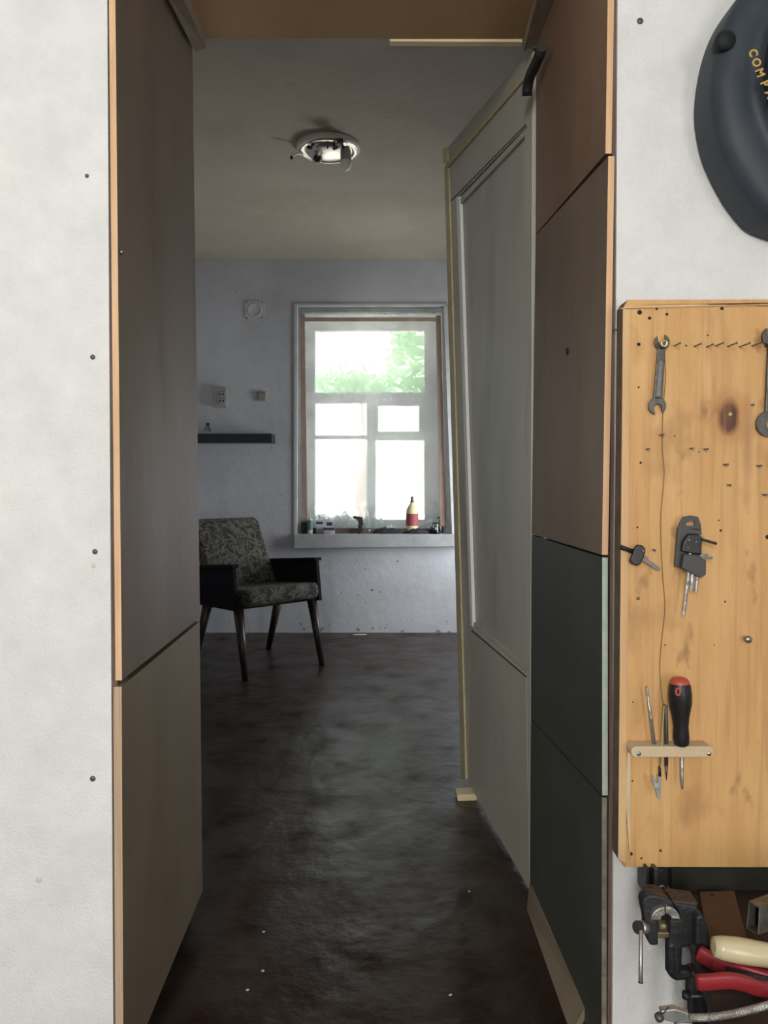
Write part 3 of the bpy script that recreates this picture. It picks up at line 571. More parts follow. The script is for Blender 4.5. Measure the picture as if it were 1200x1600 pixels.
# dark cloth bundle
def lump(name, x0, x1, h, Y, dep, mt, seed, parent=None):
    a_ = SP(x0, Y); b_ = SP(x1, Y); n = 22; mm = 8; vs = []; fs = []
    for i in range(n+1):
        u = i/n; env = (math.sin(math.pi*min(max(u, .01), .99)))**.45*(1+.25*noise.noise(Vector((u*5, seed, 0))))
        for j in range(mm+1):
            an = math.pi*j/mm; vs.append((a_.x+(b_.x-a_.x)*u, Y-dep*math.cos(an)*env*.5, zs+.0005+max(0, math.sin(an))*h*env*(1+.2*noise.noise(Vector((u*9, j*.7, seed))))))
    for i in range(n):
        for j in range(mm): p_ = i*(mm+1)+j; fs.append((p_, p_+1, p_+mm+2, p_+mm+1))
    for i in (0, n):
        fs.append(tuple(i*(mm+1)+j for j in range(mm+1)))
    return MB().add(vs, fs, 0, True).build(name, mt, parent)
o = lump('dark_cloth', 583, 632, 9*kk, YI+.02, .05, M['cloth_dk'], 2); tag(o, 'crumpled dark cloth lying on the sill left of the red-labelled bottle', 'cloth')
o = lump('plastic_bag', 598, 619, 14*kk, YI+.06, .03, M['card'], 5); tag(o, 'crumpled silvery plastic bag behind the dark cloth', 'bag')
o = lump('leather_glove', 633, 673, 8*kk, YI+.0, .05, M['cloth_dk'], 9); tag(o, 'flat dark leather-like bundle in front of the red-labelled bottle', 'glove')
c = SP(644, YI+.045); t_ = thing('glue_bottle', 'pale yellow bottle with a red label and brown cap', 'bottle', tuple(c))
MB().lathe([(0, 0), (9.2*kk, 0), (9.6*kk, .006), (9.5*kk, 33*kk), (9*kk, 37*kk), (6*kk, 43*kk), (3.2*kk, 47*kk), (2.9*kk, 49*kk), (0, 49*kk)], 32, Matrix.Translation(c)).build('bottle_body', M['mustard'], t_)
MB().lathe([(9.75*kk, 12*kk), (9.75*kk, 31*kk)], 32, Matrix.Translation(c)).build('label_band', M['red_lbl'], t_)
MB().lathe([(3.1*kk, 48.5*kk), (2.9*kk, 51*kk), (2.3*kk, 52*kk), (2*kk, 57.5*kk), (0, 58*kk)], 20, Matrix.Translation(c)).build('cap', M['brown_cap'], t_)
for x, r, h, lb in ((680, 7.5, 17, 'squat clear glass jar at the right end of the sill'), (687, 5, 25, 'taller clear glass jar behind the squat jar on the sill')):
    c = SP(x, YI if h < 20 else YI+.045); t_ = thing('glass_jar', lb, 'jar', tuple(c))
    MB().lathe([(0, 0), (r*kk, 0), (r*kk*1.02, .004), (r*kk, h*kk*.8), (r*kk*.8, h*kk*.9), (r*kk*.82, h*kk), (r*kk*.72, h*kk), (r*kk*.72, h*kk*.9), (r*kk*.9, h*kk*.78), (r*kk*.9, .006), (0, .006)], 28, Matrix.Translation(c)).build('jar_body', M['glass'], t_)
    MB().lathe([(r*kk*.5, h*kk*.3), (r*kk*.2, h*kk*.85), (0, h*kk*.86)], 10, Matrix.Translation(c)).build('contents', M['zinc'], t_)
# ---- paint flakes at the foot of the far wall and on the floor
def floorpt(x, y):
    q = P(x, y, 1.0); d = q - Vector((0, 0, HC)); return Vector((0, 0, HC)) + d*(-HC/d.z)
def flake(x, y, s, lab, ang=0, asp=.3):
    c = floorpt(x, y); n = 7; pts = []
    rnd = random.Random(int(x*7+y))
    for i in range(n):
        a_ = 2*math.pi*i/n; r_ = s*(.7+.5*rnd.random()); px_, py_ = math.cos(a_)*r_, math.sin(a_)*r_*asp
        pts.append(c + Vector((px_*math.cos(ang)-py_*math.sin(ang), px_*math.sin(ang)+py_*math.cos(ang), .001)))
    return tag(MB().prism(pts, (0, 0, .002)).build('paint_flake', M['paper']), lab, 'flake', None)
flake(563, 992, .048, 'curled white paint flake lying at the foot of the wall below the window', .15, .28)
GRP = 'tiny pale chips on the passage floor'
for x, y in ((412, 1457), (411, 1518), (387, 1548), (733, 1394), (704, 1556)):
    lab_ = {412: 'tiny pale chip on the passage floor, farthest of the three at the left', 411: 'tiny pale chip on the passage floor, middle one of the three at the left', 387: 'tiny pale chip on the passage floor, nearest of the three at the left',
            733: 'tiny pale chip on the passage floor near the foot of the door', 704: 'tiny pale chip nearest the camera, at the right of the passage floor'}[x]
    o = flake(x, y, .0035, lab_, .4, .5); o['group'] = GRP; o.name = 'floor_chip'
# scars in the plaster (chipped spots are geometry: shallow dark patches with lips)
def scar(x, y, s, mt=M['plate_dirty']):
    c = P(x, y, YF-.0008); rnd = random.Random(int(x*3+y*5)); pts = []
    for i in range(7):
        a_ = 2*math.pi*i/7; r_ = s*k*(.6+.6*rnd.random()); pts.append(c + Vector((math.cos(a_)*r_, 0, math.sin(a_)*r_*.8)))
    wb = bpy.data.objects['wall_back']; MB().prism(pts, (0, .003, 0)).build('plaster_chip', mt, wb)
for x, y, s in ((581, 922, 2.6), (594, 925, 2.2), (571, 942, 1.8), (559, 930, 1.8), (533, 927, 2.0), (578, 860, 1.5), (571, 860, 1.3), (558, 861, 1.3), (621, 877, 2.6), (583, 982, 2.2), (594, 982, 1.6), (602, 981, 2), (663, 978, 1.2), (698, 975, 1.3), (559, 983, 4.5), (470, 975, 2.6), (475, 983, 3.2), (503, 983, 4.2), (513, 976, 1.4), (516, 976, 1.2), (629, 986, 3), (685, 988, 5), (702, 988, 4)):
    scar(x, y, s)

# ================================================================ ARMCHAIR
CH = thing('armchair', 'low armchair in dark patterned fabric with black panel arms, standing left of the window', 'armchair', (-.71, 4.29, 0), math.atan2(-.66, -.75))
# local frame: +y front, +x towards the viewer's side (near arm), z up
def lv(*p): return [Vector(q) for q in p]
W2 = .25
m = MB(); m.prism([(-.225, -.24, .33), (-.225, .27, .375), (-.225, .285, .41), (-.225, .27, .465), (-.225, -.20, .425)], (.45, 0, 0)); m.build('seat', M['fabric'], CH, bevel=.022, seg=4)
m = MB(); m.prism([(-.225, -.22, .40), (-.225, -.13, .42), (-.225, -.335, .785), (-.225, -.38, .805), (-.225, -.425, .785)], (.43, 0, 0)); m.build('backrest', M['fabric'], CH, bevel=.022, seg=4)
for sx in (-1, 1):
    x0_ = sx*.255; pr = [(x0_, -.24, .34), (x0_, .235, .355), (x0_, .205, .58), (x0_, -.27, .535)]
    m = MB(); m.prism(pr, (sx*.022, 0, 0)); a_ = m.build('arm_panel', M['arm'], CH, bevel=.003)
    m = MB(); m.prism([(x0_-sx*.012, -.28, .53), (x0_-sx*.012, .215, .578), (x0_-sx*.012, .213, .596), (x0_-sx*.012, -.28, .55)], (sx*.046, 0, 0)); m.build('arm_top', M['arm'], CH, bevel=.004)
for sx in (-1, 1):
    MB().tube([(sx*.235, .19, .37), (sx*.245, .275, 0)], [.028, .0155], 14).build('leg', M['wood_dark'], CH)
    MB().tube([(sx*.235, -.13, .36), (sx*.245, -.27, 0)], [.028, .0155], 14).build('leg', M['wood_dark'], CH)
MB().box(-.235, .235, .10, .15, .345, .38).build('seat_rail', M['wood_dark'], CH)
MB().box(-.235, .235, -.17, -.11, .325, .36).build('seat_rail', M['wood_dark'], CH)

# ================================================================ TOOL BOARD
YB = 1.278
tb = thing('tool_board', 'varnished pale wooden tool board with knots, hung on the white wall', 'tool board', tuple(P(1080, 1353, YB)))
xr_ = .93
def R_(y, Y=YB): return Vector((xr_, Y, P(1000, y, Y).z))
q = [P(975, 478, YB), P(981, 468.5, YB), R_(467), R_(1356), P(975, 1354.5, YB), P(967, 1344, YB)]
m = MB(); n_ = len(q); t_ = Vector((0, .0395, 0)); m.add(q + [p + t_ for p in q], [tuple(range(n_)), tuple(range(2*n_-1, n_-1, -1))], 0)
m.add(q + [p + t_ for p in q], [(i, i+n_, (i+1) % n_+n_, (i+1) % n_) for i in range(n_)], 1)
m.build('panel', [M['board'], M['board_side']], tb)
YE = YB-.004
MB().slab([P(973.5, 482, YE), P(966, 1343, YE), P(978, 1350, YE), P(985.5, 484, YE)], (0, .0035, 0)).build('edge_strip', M['board_edge'], tb, bevel=.001)
MB().slab([P(975, 481, YE), P(985, 482, YE), R_(474.5, YE), R_(467, YE), P(981, 468, YE)][0:1] + [P(985.5, 477.5, YE), R_(476, YE), R_(467.5, YE)], (0, .0035, 0)).build('edge_strip', M['board_edge'], tb, bevel=.001)
# strip of bare wood at the lower left
o = MB().slab([P(980, 1176, YE), P(978, 1260, YE), P(985, 1345, YE), P(985, 1176, YE)], (0, .0035, 0)).build('bare_patch', M['wood_pale'], tb)
def nail(x, y, L, r=.0011, parent=tb, mt=None, name='nail', dx=0, dz=0):
    c = P(x, y, YB); e_ = c + Vector((dx, -L, dz))
    return MB().tube([c + Vector((0, .004, 0)), e_, e_ + Vector((0, -.0004, 0))], [r, r, r*1.7], 8).build(name, mt or M['steel'], parent)
for i, x in enumerate((1053, 1085, 1104, 1118, 1137, 1155, 1175, 1195)):
    nail(x, 540.5 + (i % 3)*.8, (.026, .026, .024, .028, .032, .036, .040, .03)[i], .0012)
for x, y, L in ((1031, 680, .016), (1010, 702, .012), (1079, 701, .010), (1100, 702, .014), (1131, 726, .014), (1183, 728, .014), (1137, 758, .010), (1192, 773, .012), (1020, 859, .010), (1174, 633, .007)):
    nail(x, y, L, .0013, name='screw')
for x, y, r in ((999.5, 488, 4), (1015, 497, 2.8), (1026, 483, 2), (1042, 491, 2.4), (1128, 482, 2.8), (998, 538, 3), (1072, 540, 1.6), (1106, 524, 1.4), (1054, 681, 1.3), (1092, 706, 1), (1123, 813, 1.3), (1126, 829, 2), (1133, 940, 1.6), (1039, 1008, 1.3), (1116, 1008, 1), (989, 1097, 1.2), (988, 1220, 1.4), (986, 1334, 3), (1032, 1329, 2.2), (1002, 1341, 1.8), (1199, 839, 3.5), (998, 605, 1.6), (1001, 723, 2), (996, 824, 1.6)):
    c = P(x, y, YB); MB().lathe([(r*YB/FPX, -.0005), (r*YB/FPX*.9, .0006), (0, .0004)], 10, Matrix.Translation(c) @ Matrix.Rotation(H90, 4, 'X')).build('nail_hole', M['hole'], tb)
c = P(997, 935, YB); MB().lathe([(.003, 0), (.0028, .001), (0, .0014)], 12, Matrix.Translation(c) @ Matrix.Rotation(H90, 4, 'X')).build('screw_head', M['bright_steel'], tb)
c = P(1164, 997, YB)
bb = thing('bolt', 'shiny steel bolt sticking out of the board below the hex keys', 'bolt', tuple(c))
MB().tube([c + Vector((0, .004, 0)), c + Vector((0, -.012, 0))], .0032, 14).build('shank', M['bright_steel'], bb)
MB().lathe([(.0032, 0), (.0062, .001), (.0062, .003), (.004, .0052), (0, .0058)], 20, Matrix.Translation(c + Vector((0, -.010, 0))) @ Matrix.Rotation(H90, 4, 'X')).build('bolt_head', M['bright_steel'], bb)

# ---- spanners
def spanner(name, label, c1, r1, s1, a1, c2, r2, s2, a2, wd, Y, th, cat='spanner'):
    "double open-ended spanner: c = pixel centre, r = head radius (m), s = jaw width (m), a = direction of the opening"
    k_ = Y/FPX; A = P(*c1, Y); Bc = P(*c2, Y); t_ = thing(name, label, cat, tuple(A)); m = MB()
    def hd(c, r, s, a):
        out = []; h = math.asin(min(.95, s/2/r)); n = 18
        for i in range(n+1):
            an = a + h + (2*math.pi-2*h)*i/n; out.append((math.cos(an)*r, math.sin(an)*r))
        ca, sa = math.cos(a), math.sin(a); inn = []
        for dx, dy in ((.15*r, -s/2), (-.12*r, -s/2*.7), (-.25*r, 0), (-.12*r, s/2*.7), (.15*r, s/2)): inn.append((dx*ca-dy*sa, dx*sa+dy*ca))
        pts = [c + Vector((x, 0, z)) for x, z in out + inn]; m.prism(pts, (0, th, 0))
    hd(A, r1, s1, a1); m.build('open_jaw', M['steel'], t_, bevel=.0006); m = MB(); hd(Bc, r2, s2, a2); m.build('open_jaw', M['steel'], t_, bevel=.0006)
    d = (Bc-A); L_ = d.length; d.normalize(); n_ = Vector((d.z, 0, -d.x)); m = MB()
    p0 = A + d*r1*.75; p1 = Bc - d*r2*.75
    m.slab([p0-n_*wd*.5, p1-n_*wd*.62, p1+n_*wd*.62, p0+n_*wd*.5], (0, th, 0)); m.build('shank', M['steel'], t_, bevel=.0012)
    m = MB(); off = Vector((0, -.0006, 0)); m.slab([p0+d*L_*.2-n_*wd*.2+off, p1-d*L_*.05-n_*wd*.25+off, p1-d*L_*.05+n_*wd*.25+off, p0+d*L_*.2+n_*wd*.2+off], (0, .001, 0)); m.build('raised_rib', M['dull_steel'], t_, bevel=.0003)
    return t_
spanner('open_end_spanner', 'dark steel open-end spanner hung on the first nail', (1035, 534), .0125, .0125, 1.75, (1027.5, 634), .0145, .0125, -1.35, .0125, YB-.010, .005)
c = P(1036.5, 537, YB-.018)
t_ = thing('hanging_nail', 'nail with a shiny brass sleeve holding the small spanner', 'nail', tuple(c))
MB().tube([c + Vector((0, .02, 0)), c + Vector((0, -.004, 0))], .0022, 12).build('nail_shank', M['steel'], t_)
MB().lathe([(.0028, 0), (.0062, 0), (.0064, .003), (.0055, .005), (.003, .005), (.0028, 0)], 24, Matrix.Translation(c) @ Matrix.Rotation(H90, 4, 'X')).build('brass_sleeve', M['brass'], t_)
spanner('open_end_spanner', 'larger steel spanner cut off by the photo edge, hung high on the board', (1207, 525), .016, .015, 1.6, (1203, 662), .0215, .018, -.3, .012, YB-.010, .006)
# ---- long thin wire with crocodile clip
t_ = thing('test_lead', 'thin yellowish wire hanging from the spanner nail, ending in a small crocodile clip', 'wire', tuple(P(1036, 545, YB)))
wp = [(1038, 545), (1040, 590), (1036, 640), (1035, 700), (1038, 740), (1033, 800), (1033, 850), (1035.5, 900), (1039, 950), (1034, 1000), (1031, 1040), (1033, 1080), (1037, 1104)]
def smooth_path(pts, n=6):
    out = []
    for i in range(len(pts)-1):
        p0 = pts[max(i-1, 0)]; p1 = pts[i]; p2 = pts[i+1]; p3 = pts[min(i+2, len(pts)-1)]
        for j in range(n):
            u = j/n; out.append(.5*((2*p1) + (p2-p0)*u + (2*p0-5*p1+4*p2-p3)*u*u + (3*p1-p0-3*p2+p3)*u**3))
    return out + [pts[-1]]
wpts = [P(x, y, YB-.0018) for x, y in wp]
MB().tube(smooth_path(wpts), .0007, 6).build('wire', M['wax_twine'], t_)
wpts = [P(x, y, YB-.026) for x, y in ((1037.5, 1103), (1036, 1130), (1034.5, 1150), (1034, 1162), (1034, 1187), (1032.5, 1200))]
MB().tube(smooth_path(wpts), .0010, 6).build('insulated_end', M['thread'], t_)
YCl = YB-.024
MB().tube([P(1031, 1198, YCl), P(1031, 1213, YCl)], .0022, 10).build('clip_sleeve', M['black_pl'], t_)
MB().prism(PX([(1028, 1211), (1033.5, 1211), (1032, 1249), (1028.5, 1249)], YCl), (0, .004, 0)).build('clip_jaw', M['zinc'], t_, bevel=.0004)
MB().prism(PX([(1019, 1216), (1022, 1215), (1026, 1223), (1031, 1224), (1031, 1247), (1028, 1248), (1022, 1228)], YCl-.003), (0, .004, 0)).build('clip_jaw', M['zinc'], t_, bevel=.0004)
# ---- car key on a peg
kc = P(997, 867, YB-.012)
t_ = thing('car_key', 'car key with a black plastic head hung at the left edge of the board', 'key', tuple(kc))
MB().prism(PX([(984.5, 876), (993, 855), (997, 851), (1004, 852), (1009, 857), (1009, 863), (1002, 881), (996, 884.5), (987, 881)], YB-.016), (0, .008, 0)).build('key_head', M['black_pl'], t_, bevel=.002, seg=3)
MB().prism(PX([(1003, 876), (1008, 868), (1013, 871), (1013.5, 874.5), (1032, 887), (1031, 891.5), (1026, 891), (1010, 880)], YB-.013), (0, .0025, 0)).build('key_blade', M['dull_steel'], t_, bevel=.0004)
MB().tube([P(969, 854.5, YB-.010), P(976, 857, YB-.010), P(990, 862, YB-.011)], .0038, 12).build('key_shank_cap', M['black_pl'], t_)
c = P(1005, 861, YB-.0168); MB().lathe([(.0022, 0), (.0022, .0008), (0, .001)], 12, Matrix.Translation(c) @ Matrix.Rotation(H90, 4, 'X')).build('rivet', M['bright_steel'], t_)
# ---- hex key set
YH = YB-.016
t_ = thing('hex_key_set', 'dark grey plastic holder with steel hex keys hung in the middle of the board', 'hex keys', tuple(P(1080, 806, YB)))
hole_o = [(1067.5, 808), (1080, 805.5), (1091, 807.5), (1097, 825), (1098, 842), (1097, 862), (1076, 862), (1060, 842), (1058.5, 826)]
m = MB(); m.ring(PX([(1067.5, 808), (1080, 805.5), (1091, 807.5), (1095.5, 820), (1096, 828), (1078, 830), (1059.5, 826), (1062, 818)], YH), PX([(1072.5, 817), (1080, 813), (1084.5, 813.5), (1086, 819), (1085, 821.5), (1078, 821.8), (1073, 821.5), (1072, 819)], YH), (0, .004, 0)); m.build('hanging_tab', M['grey_pl'], t_, bevel=.0005)
MB().prism(PX([(1059.5, 824), (1096, 826), (1097.5, 842), (1096, 868), (1072, 868), (1070, 888), (1055, 885), (1055, 882)], YH), (0, .006, 0)).build('holder_back', M['grey_pl'], t_, bevel=.001)
MB().prism(PX([(1066, 862), (1068, 848), (1077, 835), (1092, 834), (1097, 840), (1096, 866), (1085, 866)], YH-.010), (0, .012, 0)).build('holder_clip', M['black_pl'], t_, bevel=.002)
MB().prism(PX([(1066, 888), (1069, 866), (1090, 867), (1104, 876), (1103.5, 898), (1094, 903.5), (1080, 896)], YH-.012), (0, .014, 0)).build('holder_block', M['grey_pl'], t_, bevel=.0015)
for p_, r_ in (([(1098, 838), (1088, 838), (1080, 850), (1076, 897), (1068, 961)], .0029), ([(1106, 868), (1098, 868), (1088, 872), (1082, 900), (1080, 923)], .0033), ([(1113, 871), (1100, 871), (1092, 874), (1090, 900), (1087.5, 925.5)], .0026)):
    MB().tube([P(x, y, YH-.006) for x, y in p_], r_, 6, smooth=False).build('hex_key', M['worn_steel'], t_)
MB().tube([P(1097, 843, YH-.010), P(1120, 849.5, YH-.016)], .0026, 6, smooth=False).build('hex_key', M['rust'], t_)
for x, y in ((1077, 844), (1088, 847), (1075, 856)):
    c = P(x, y, YH-.0105); MB().lathe([(.0022, 0), (.002, .0012), (0, .0015)], 10, Matrix.Translation(c) @ Matrix.Rotation(H90, 4, 'X')).build('hex_key_tip', M['bright_steel'], t_)
# ---- screwdriver rack
rk = thing('screwdriver_rack', 'pale rounded wooden rack strip screwed to the lower part of the board', 'rack', tuple(P(1050, 1175, YB)))
Y1 = YB-.030
za, zb = P(1050, 1183.5, Y1).z, P(1050, 1166.5, Y1).z
xa, xb = P(986, 1175, Y1).x, P(1115, 1175, Y1).x
pts = []
for i in range(9): a_ = H90 + math.pi*i/8; r_ = (zb-za)/2; pts.append((xa+r_+math.cos(a_)*r_, Y1, (za+zb)/2+math.sin(a_)*r_))
for i in range(9): a_ = -H90 + math.pi*i/8; pts.append((xb-r_*.7+math.cos(a_)*r_*.7, Y1, (za+zb)/2+math.sin(a_)*r_))
MB().prism(pts, (0, .028, 0)).build('rack_bar', M['wood_pale'], rk, bevel=.0015)
for x in (998, 1108):
    c = P(x, 1177.5, Y1); MB().lathe([(.0036, -.001), (.0036, .0008), (0, .0012)], 16, Matrix.Translation(c) @ Matrix.Rotation(H90, 4, 'X')).build('screw_head', M['zinc' if x < 1000 else 'brass'], rk)
Y2 = YB-.017
def rod(path, r, name, label, cat, mt, tip=None):
    a_ = P(*path[0], Y2); t_ = thing(name, label, cat, tuple(a_))
    MB().tube([P(x, y, Y2) for x, y in path], r, 12).build('shaft', mt, t_)
    if tip: MB().tube([P(x, y, Y2) for x, y in tip[0]], tip[1], 12).build('tip', mt, t_)
rod([(1010.5, 1073), (1022, 1163)], [.0022, .0036], 'steel_punch', 'bare steel rod standing in the left hole of the rack', 'punch', M['worn_steel'])
rod([(1037, 1102), (1040, 1103), (1041, 1150), (1041, 1195)], [.002, .0034, .0036, .0032], 'needle_file', 'pointed steel file standing in the middle of the rack', 'file', M['steel'], ([(1041, 1195), (1041.5, 1219)], [.0032, .0006]))
c = P(1065, 1165, Y2-.012); c2 = P(1062, 1058, Y2-.012)
t_ = thing('screwdriver', 'black-handled screwdriver with a red end in the rack', 'screwdriver', tuple(c))
d = (c2-c); L_ = d.length
Rm = Matrix.Translation(c) @ d.to_track_quat('Z', 'Y').to_matrix().to_4x4(); q_ = YB/FPX
MB().lathe([(0, 0), (8*q_, 0), (11*q_, 3*q_), (12*q_, 14*q_), (11*q_, 30*q_), (13*q_, 46*q_), (17*q_, 66*q_), (17.5*q_, 80*q_), (16*q_, 93*q_), (14.5*q_, 97*q_)], 40, Rm).build('handle', M['black_pl'], t_)
MB().lathe([(14.6*q_, 96.5*q_), (14*q_, 100*q_), (11*q_, 104*q_), (5*q_, 106*q_), (0, 106.5*q_)], 32, Rm).build('handle_end', M['red_pl'], t_)
c = P(1059.5, 1081, Y2-.012-.0178)
MB().ring([c + Vector((math.cos(a*math.pi/8)*.0044, -.0004, math.sin(a*math.pi/8)*.0068)) for a in range(16)], [c + Vector((math.cos(a*math.pi/8)*.0021, -.0004, math.sin(a*math.pi/8)*.0045)) for a in range(16)], (0, .003, 0)).build('hanging_eye', M['red_pl'], t_)
MB().prism([c + Vector((math.cos(a*math.pi/8)*.0022, .0002, math.sin(a*math.pi/8)*.0046)) for a in range(16)], (0, .003, 0)).build('eye_hole', M['hole'], t_)
MB().tube([P(1065, 1166, Y2), P(1065.5, 1222, Y2), P(1066, 1226, Y2), P(1066, 1233, Y2)], [.0033, .0031, .0024, .0012], 12).build('blade', M['worn_steel'], t_)

# ================================================================ WELDING MASK
# shell: half of a long dome; outline from the visible flange
out_px0 = [(1240, -60), (1200, -50), (1165, -20), (1138, 20), (1122, 60), (1112, 105), (1108, 150), (1112, 190), (1122, 230), (1139, 268), (1160, 304), (1185, 335), (1202, 347), (1240, 360), (1290, 366), (1340, 358), (1390, 330), (1430, 280), (1450, 220), (1458, 150), (1452, 60), (1430, 0), (1390, -50), (1320, -68)]
out_px = []
for i in range(len(out_px0)):
    p0, p1, p2, p3 = (Vector(out_px0[(i+j_) % len(out_px0)]) for j_ in (-1, 0, 1, 2))
    for u in (0, .25, .5, .75):
        out_px.append(tuple(.5*((2*p1) + (p2-p0)*u + (2*p0-5*p1+4*p2-p3)*u*u + (3*p1-p0-3*p2+p3)*u**3)))
YM = YR0-.006
wm = thing('welding_mask', 'large dark grey domed mask with gold lettering hung at the top right', 'mask', tuple(P(1280, 345, YM)))
cen = Vector((P(1283, 150, YM).x, YM, P(1283, 150, YM).z)); base = [P(x, y, 1.25) for x, y in out_px]
vs = []; fs = []; n_ = len(base)
prof = ((1.0, .060), (1.0, 0.0), (.985, -.012), (.93, -.022), (.80, -.030), (.75, -.024), (.70, -.034), (.68, -.050))
for s_, dy in prof:
    for p in base:
        vs.append(Vector((cen.x + (p.x-cen.x)*s_, 1.25+dy, cen.z + (p.z-cen.z)*s_)))
for i in range(len(prof)-1):
    for j in range(n_): fs.append((i*n_+j, i*n_+(j+1) % n_, (i+1)*n_+(j+1) % n_, (i+1)*n_+j))
o = MB().add(vs, fs, 0, True).build('shell', M['mask'], wm)
vs = []; fs = []; prof = ((.70, -.046), (.66, -.066), (.5, -.09), (.25, -.10), (.01, -.102))
for s_, dy in prof:
    for p in base: vs.append(Vector((cen.x + (p.x-cen.x)*s_, 1.25+dy, cen.z + (p.z-cen.z)*s_)))
for i in range(len(prof)-1):
    for j in range(n_): fs.append((i*n_+j, i*n_+(j+1) % n_, (i+1)*n_+(j+1) % n_, (i+1)*n_+j))
MB().add(vs, fs, 0, True).build('front_dome', M['mask_in'], wm)
c = P(1131, 66, 1.232); MB().lathe([(0, -.02), (.012, -.02), (.016, 0), (.016, .008), (.010, .013), (0, .014)], 20, Matrix.Translation(c) @ Matrix.Rotation(H90, 4, 'X')).build('headband_knob', M['mask_in'], wm, bevel=.001)
# lettering down the dome's left flank, as far as the photograph shows it
for ch, x, y, an in (('C', 1176.5, 83, -76), ('O', 1181.5, 98, -74), ('M', 1187, 114, -70), ('P', 1194.5, 131, -66), ('A', 1202, 147, -63)):
    fc = bpy.data.curves.new('letter_'+ch.lower(), 'FONT'); fc.body = ch; fc.size = .0175; fc.extrude = .0006; fc.offset = .0005; fc.align_x = 'CENTER'; fc.align_y = 'CENTER'
    tmp = bpy.data.objects.new('tmp', fc); C.objects.link(tmp); dg = bpy.context.evaluated_depsgraph_get(); me = bpy.data.meshes.new_from_object(tmp.evaluated_get(dg)); bpy.data.objects.remove(tmp)
    me.materials.append(M['gold']); o = bpy.data.objects.new('letter', me); C.objects.link(o)
    p = P(x, y, 1.176); mtx = Matrix.Translation(p) @ Matrix.Rotation(math.radians(-an), 4, 'Y') @ Matrix.Rotation(H90, 4, 'X')
    me.transform(Matrix.Diagonal((.9, 1, 1, 1))); me.transform(mtx); me.transform(Matrix.Translation(-wm.location)); o.parent = wm

# ================================================================ BENCH CORNER
zb_ = HC - .70
bl = Vector((P(1052, 1391, 1.30).x, 1.30, zb_)); bf = Vector((P(1120, 1600, .98).x, .98, zb_))
kx = (bf.x-bl.x)/(bf.y-bl.y); xe = lambda Y: bl.x + kx*(Y-bl.y)
wbn = thing('workbench', 'dark brown wooden workbench corner below the tool board', 'workbench', (.9, 1.0, 0))
MB().hexa([(xe(.72), .72, zb_-.03), (1.6, .72, zb_-.03), (1.6, .72, zb_), (xe(.72), .72, zb_)], [(xe(1.30), 1.30, zb_-.03), (1.6, 1.30, zb_-.03), (1.6, 1.30, zb_), (xe(1.30), 1.30, zb_)]).build('bench_top', M['bench'], wbn, bevel=.002)
tag(MB().box(P(1043, 1380, 1.30).x, 1.6, 1.281, 1.299, zb_+.0005, P(1100, 1356, 1.29).z+.004).build('dark_board', M['shaded_backboard']), 'dark flat board standing on the back of the workbench', 'board')
xq = xe(.80)+.06
for x_, y_ in ((.52, 1.24), (xq, .76), (1.52, .76), (1.52, 1.24)):
    MB().box(x_, x_+.045, y_, y_+.04, 0, zb_-.03).build('leg', M['wood_pale'] if y_ < 1 else M['bench'], wbn)
MB().box(xe(1.0)+.07, 1.5, .99, 1.01, zb_-.11, zb_-.03).build('apron', M['bench'], wbn)
# bracket post under the tool board
t_ = thing('steel_bracket', 'dark steel channel bracket on the wall right below the tool board', 'bracket', tuple(P(1025, 1400, 1.30)))
q = PX([(1010, 1357), (1043, 1357), (1043, 1400), (1010, 1400)], 1.285)
MB().slab(q, (0, .004, 0)).build('bracket_web', M['cast'], t_)
MB().slab(PX([(1010, 1357), (1014, 1357), (1014, 1402), (1010, 1402)], 1.262), (0, .045, 0)).build('bracket_flange', M['cast'], t_)
MB().slab(PX([(1022, 1357), (1028, 1357), (1028, 1402), (1022, 1402)], 1.262), (0, .02, 0)).build('bracket_rib', M['steel'], t_, bevel=.001)
MB().tube([P(1009, 1383, 1.255), P(1016, 1386.5, 1.255), P(1026, 1388, 1.255), P(1034, 1384, 1.255), P(1040, 1387, 1.255)], .0016, 8).build('wire_twist', M['bright_steel'], t_)

# ---- vice
YV = 1.115; V = lambda pts, dy=0: PX(pts, YV+dy)
vz = thing('bench_vice', 'small black clamp-on bench vice gripping the corner of the workbench', 'vice', tuple(P(1060, 1495, YV)))
MB().prism(V([(1003.5, 1412), (1006, 1405), (1012, 1400.5), (1024, 1399), (1040, 1404), (1052, 1410), (1052, 1420), (1038, 1419), (1027, 1424), (1019, 1437), (1029, 1441), (1029, 1478), (1016, 1478), (1010, 1462), (1009, 1440)]), (0, .022, 0)).build('moving_jaw', M['cast'], vz, bevel=.003, seg=3)
MB().prism(V([(1012, 1402), (1026, 1397), (1040, 1400), (1058, 1416), (1050, 1424), (1036, 1416), (1022, 1412)], .018), (0, .03, 0)).build('jaw_top', M['rust'], vz, bevel=.002)
def arc(cx, cy, r0, r1, a0, a1, n=8, sy=1.0):
    o_ = [(cx+r1*math.cos(math.radians(a0+(a1-a0)*i/n)), cy-sy*r1*math.sin(math.radians(a0+(a1-a0)*i/n))) for i in range(n+1)]
    i_ = [(cx+r0*math.cos(math.radians(a1-(a1-a0)*i/n)), cy-sy*r0*math.sin(math.radians(a1-(a1-a0)*i/n))) for i in range(n+1)]
    return o_ + i_
MB().prism(V(arc(1040, 1438, 9, 22.5, 93, 180, sy=.9), -.006), (0, .03, 0)).build('jaw_plate', M['worn_steel'], vz, bevel=.001)
MB().prism(V(arc(1040, 1436, 9.5, 22.5, 0, 88, sy=.85), -.006), (0, .03, 0)).build('jaw_plate', M['worn_steel'], vz, bevel=.001)
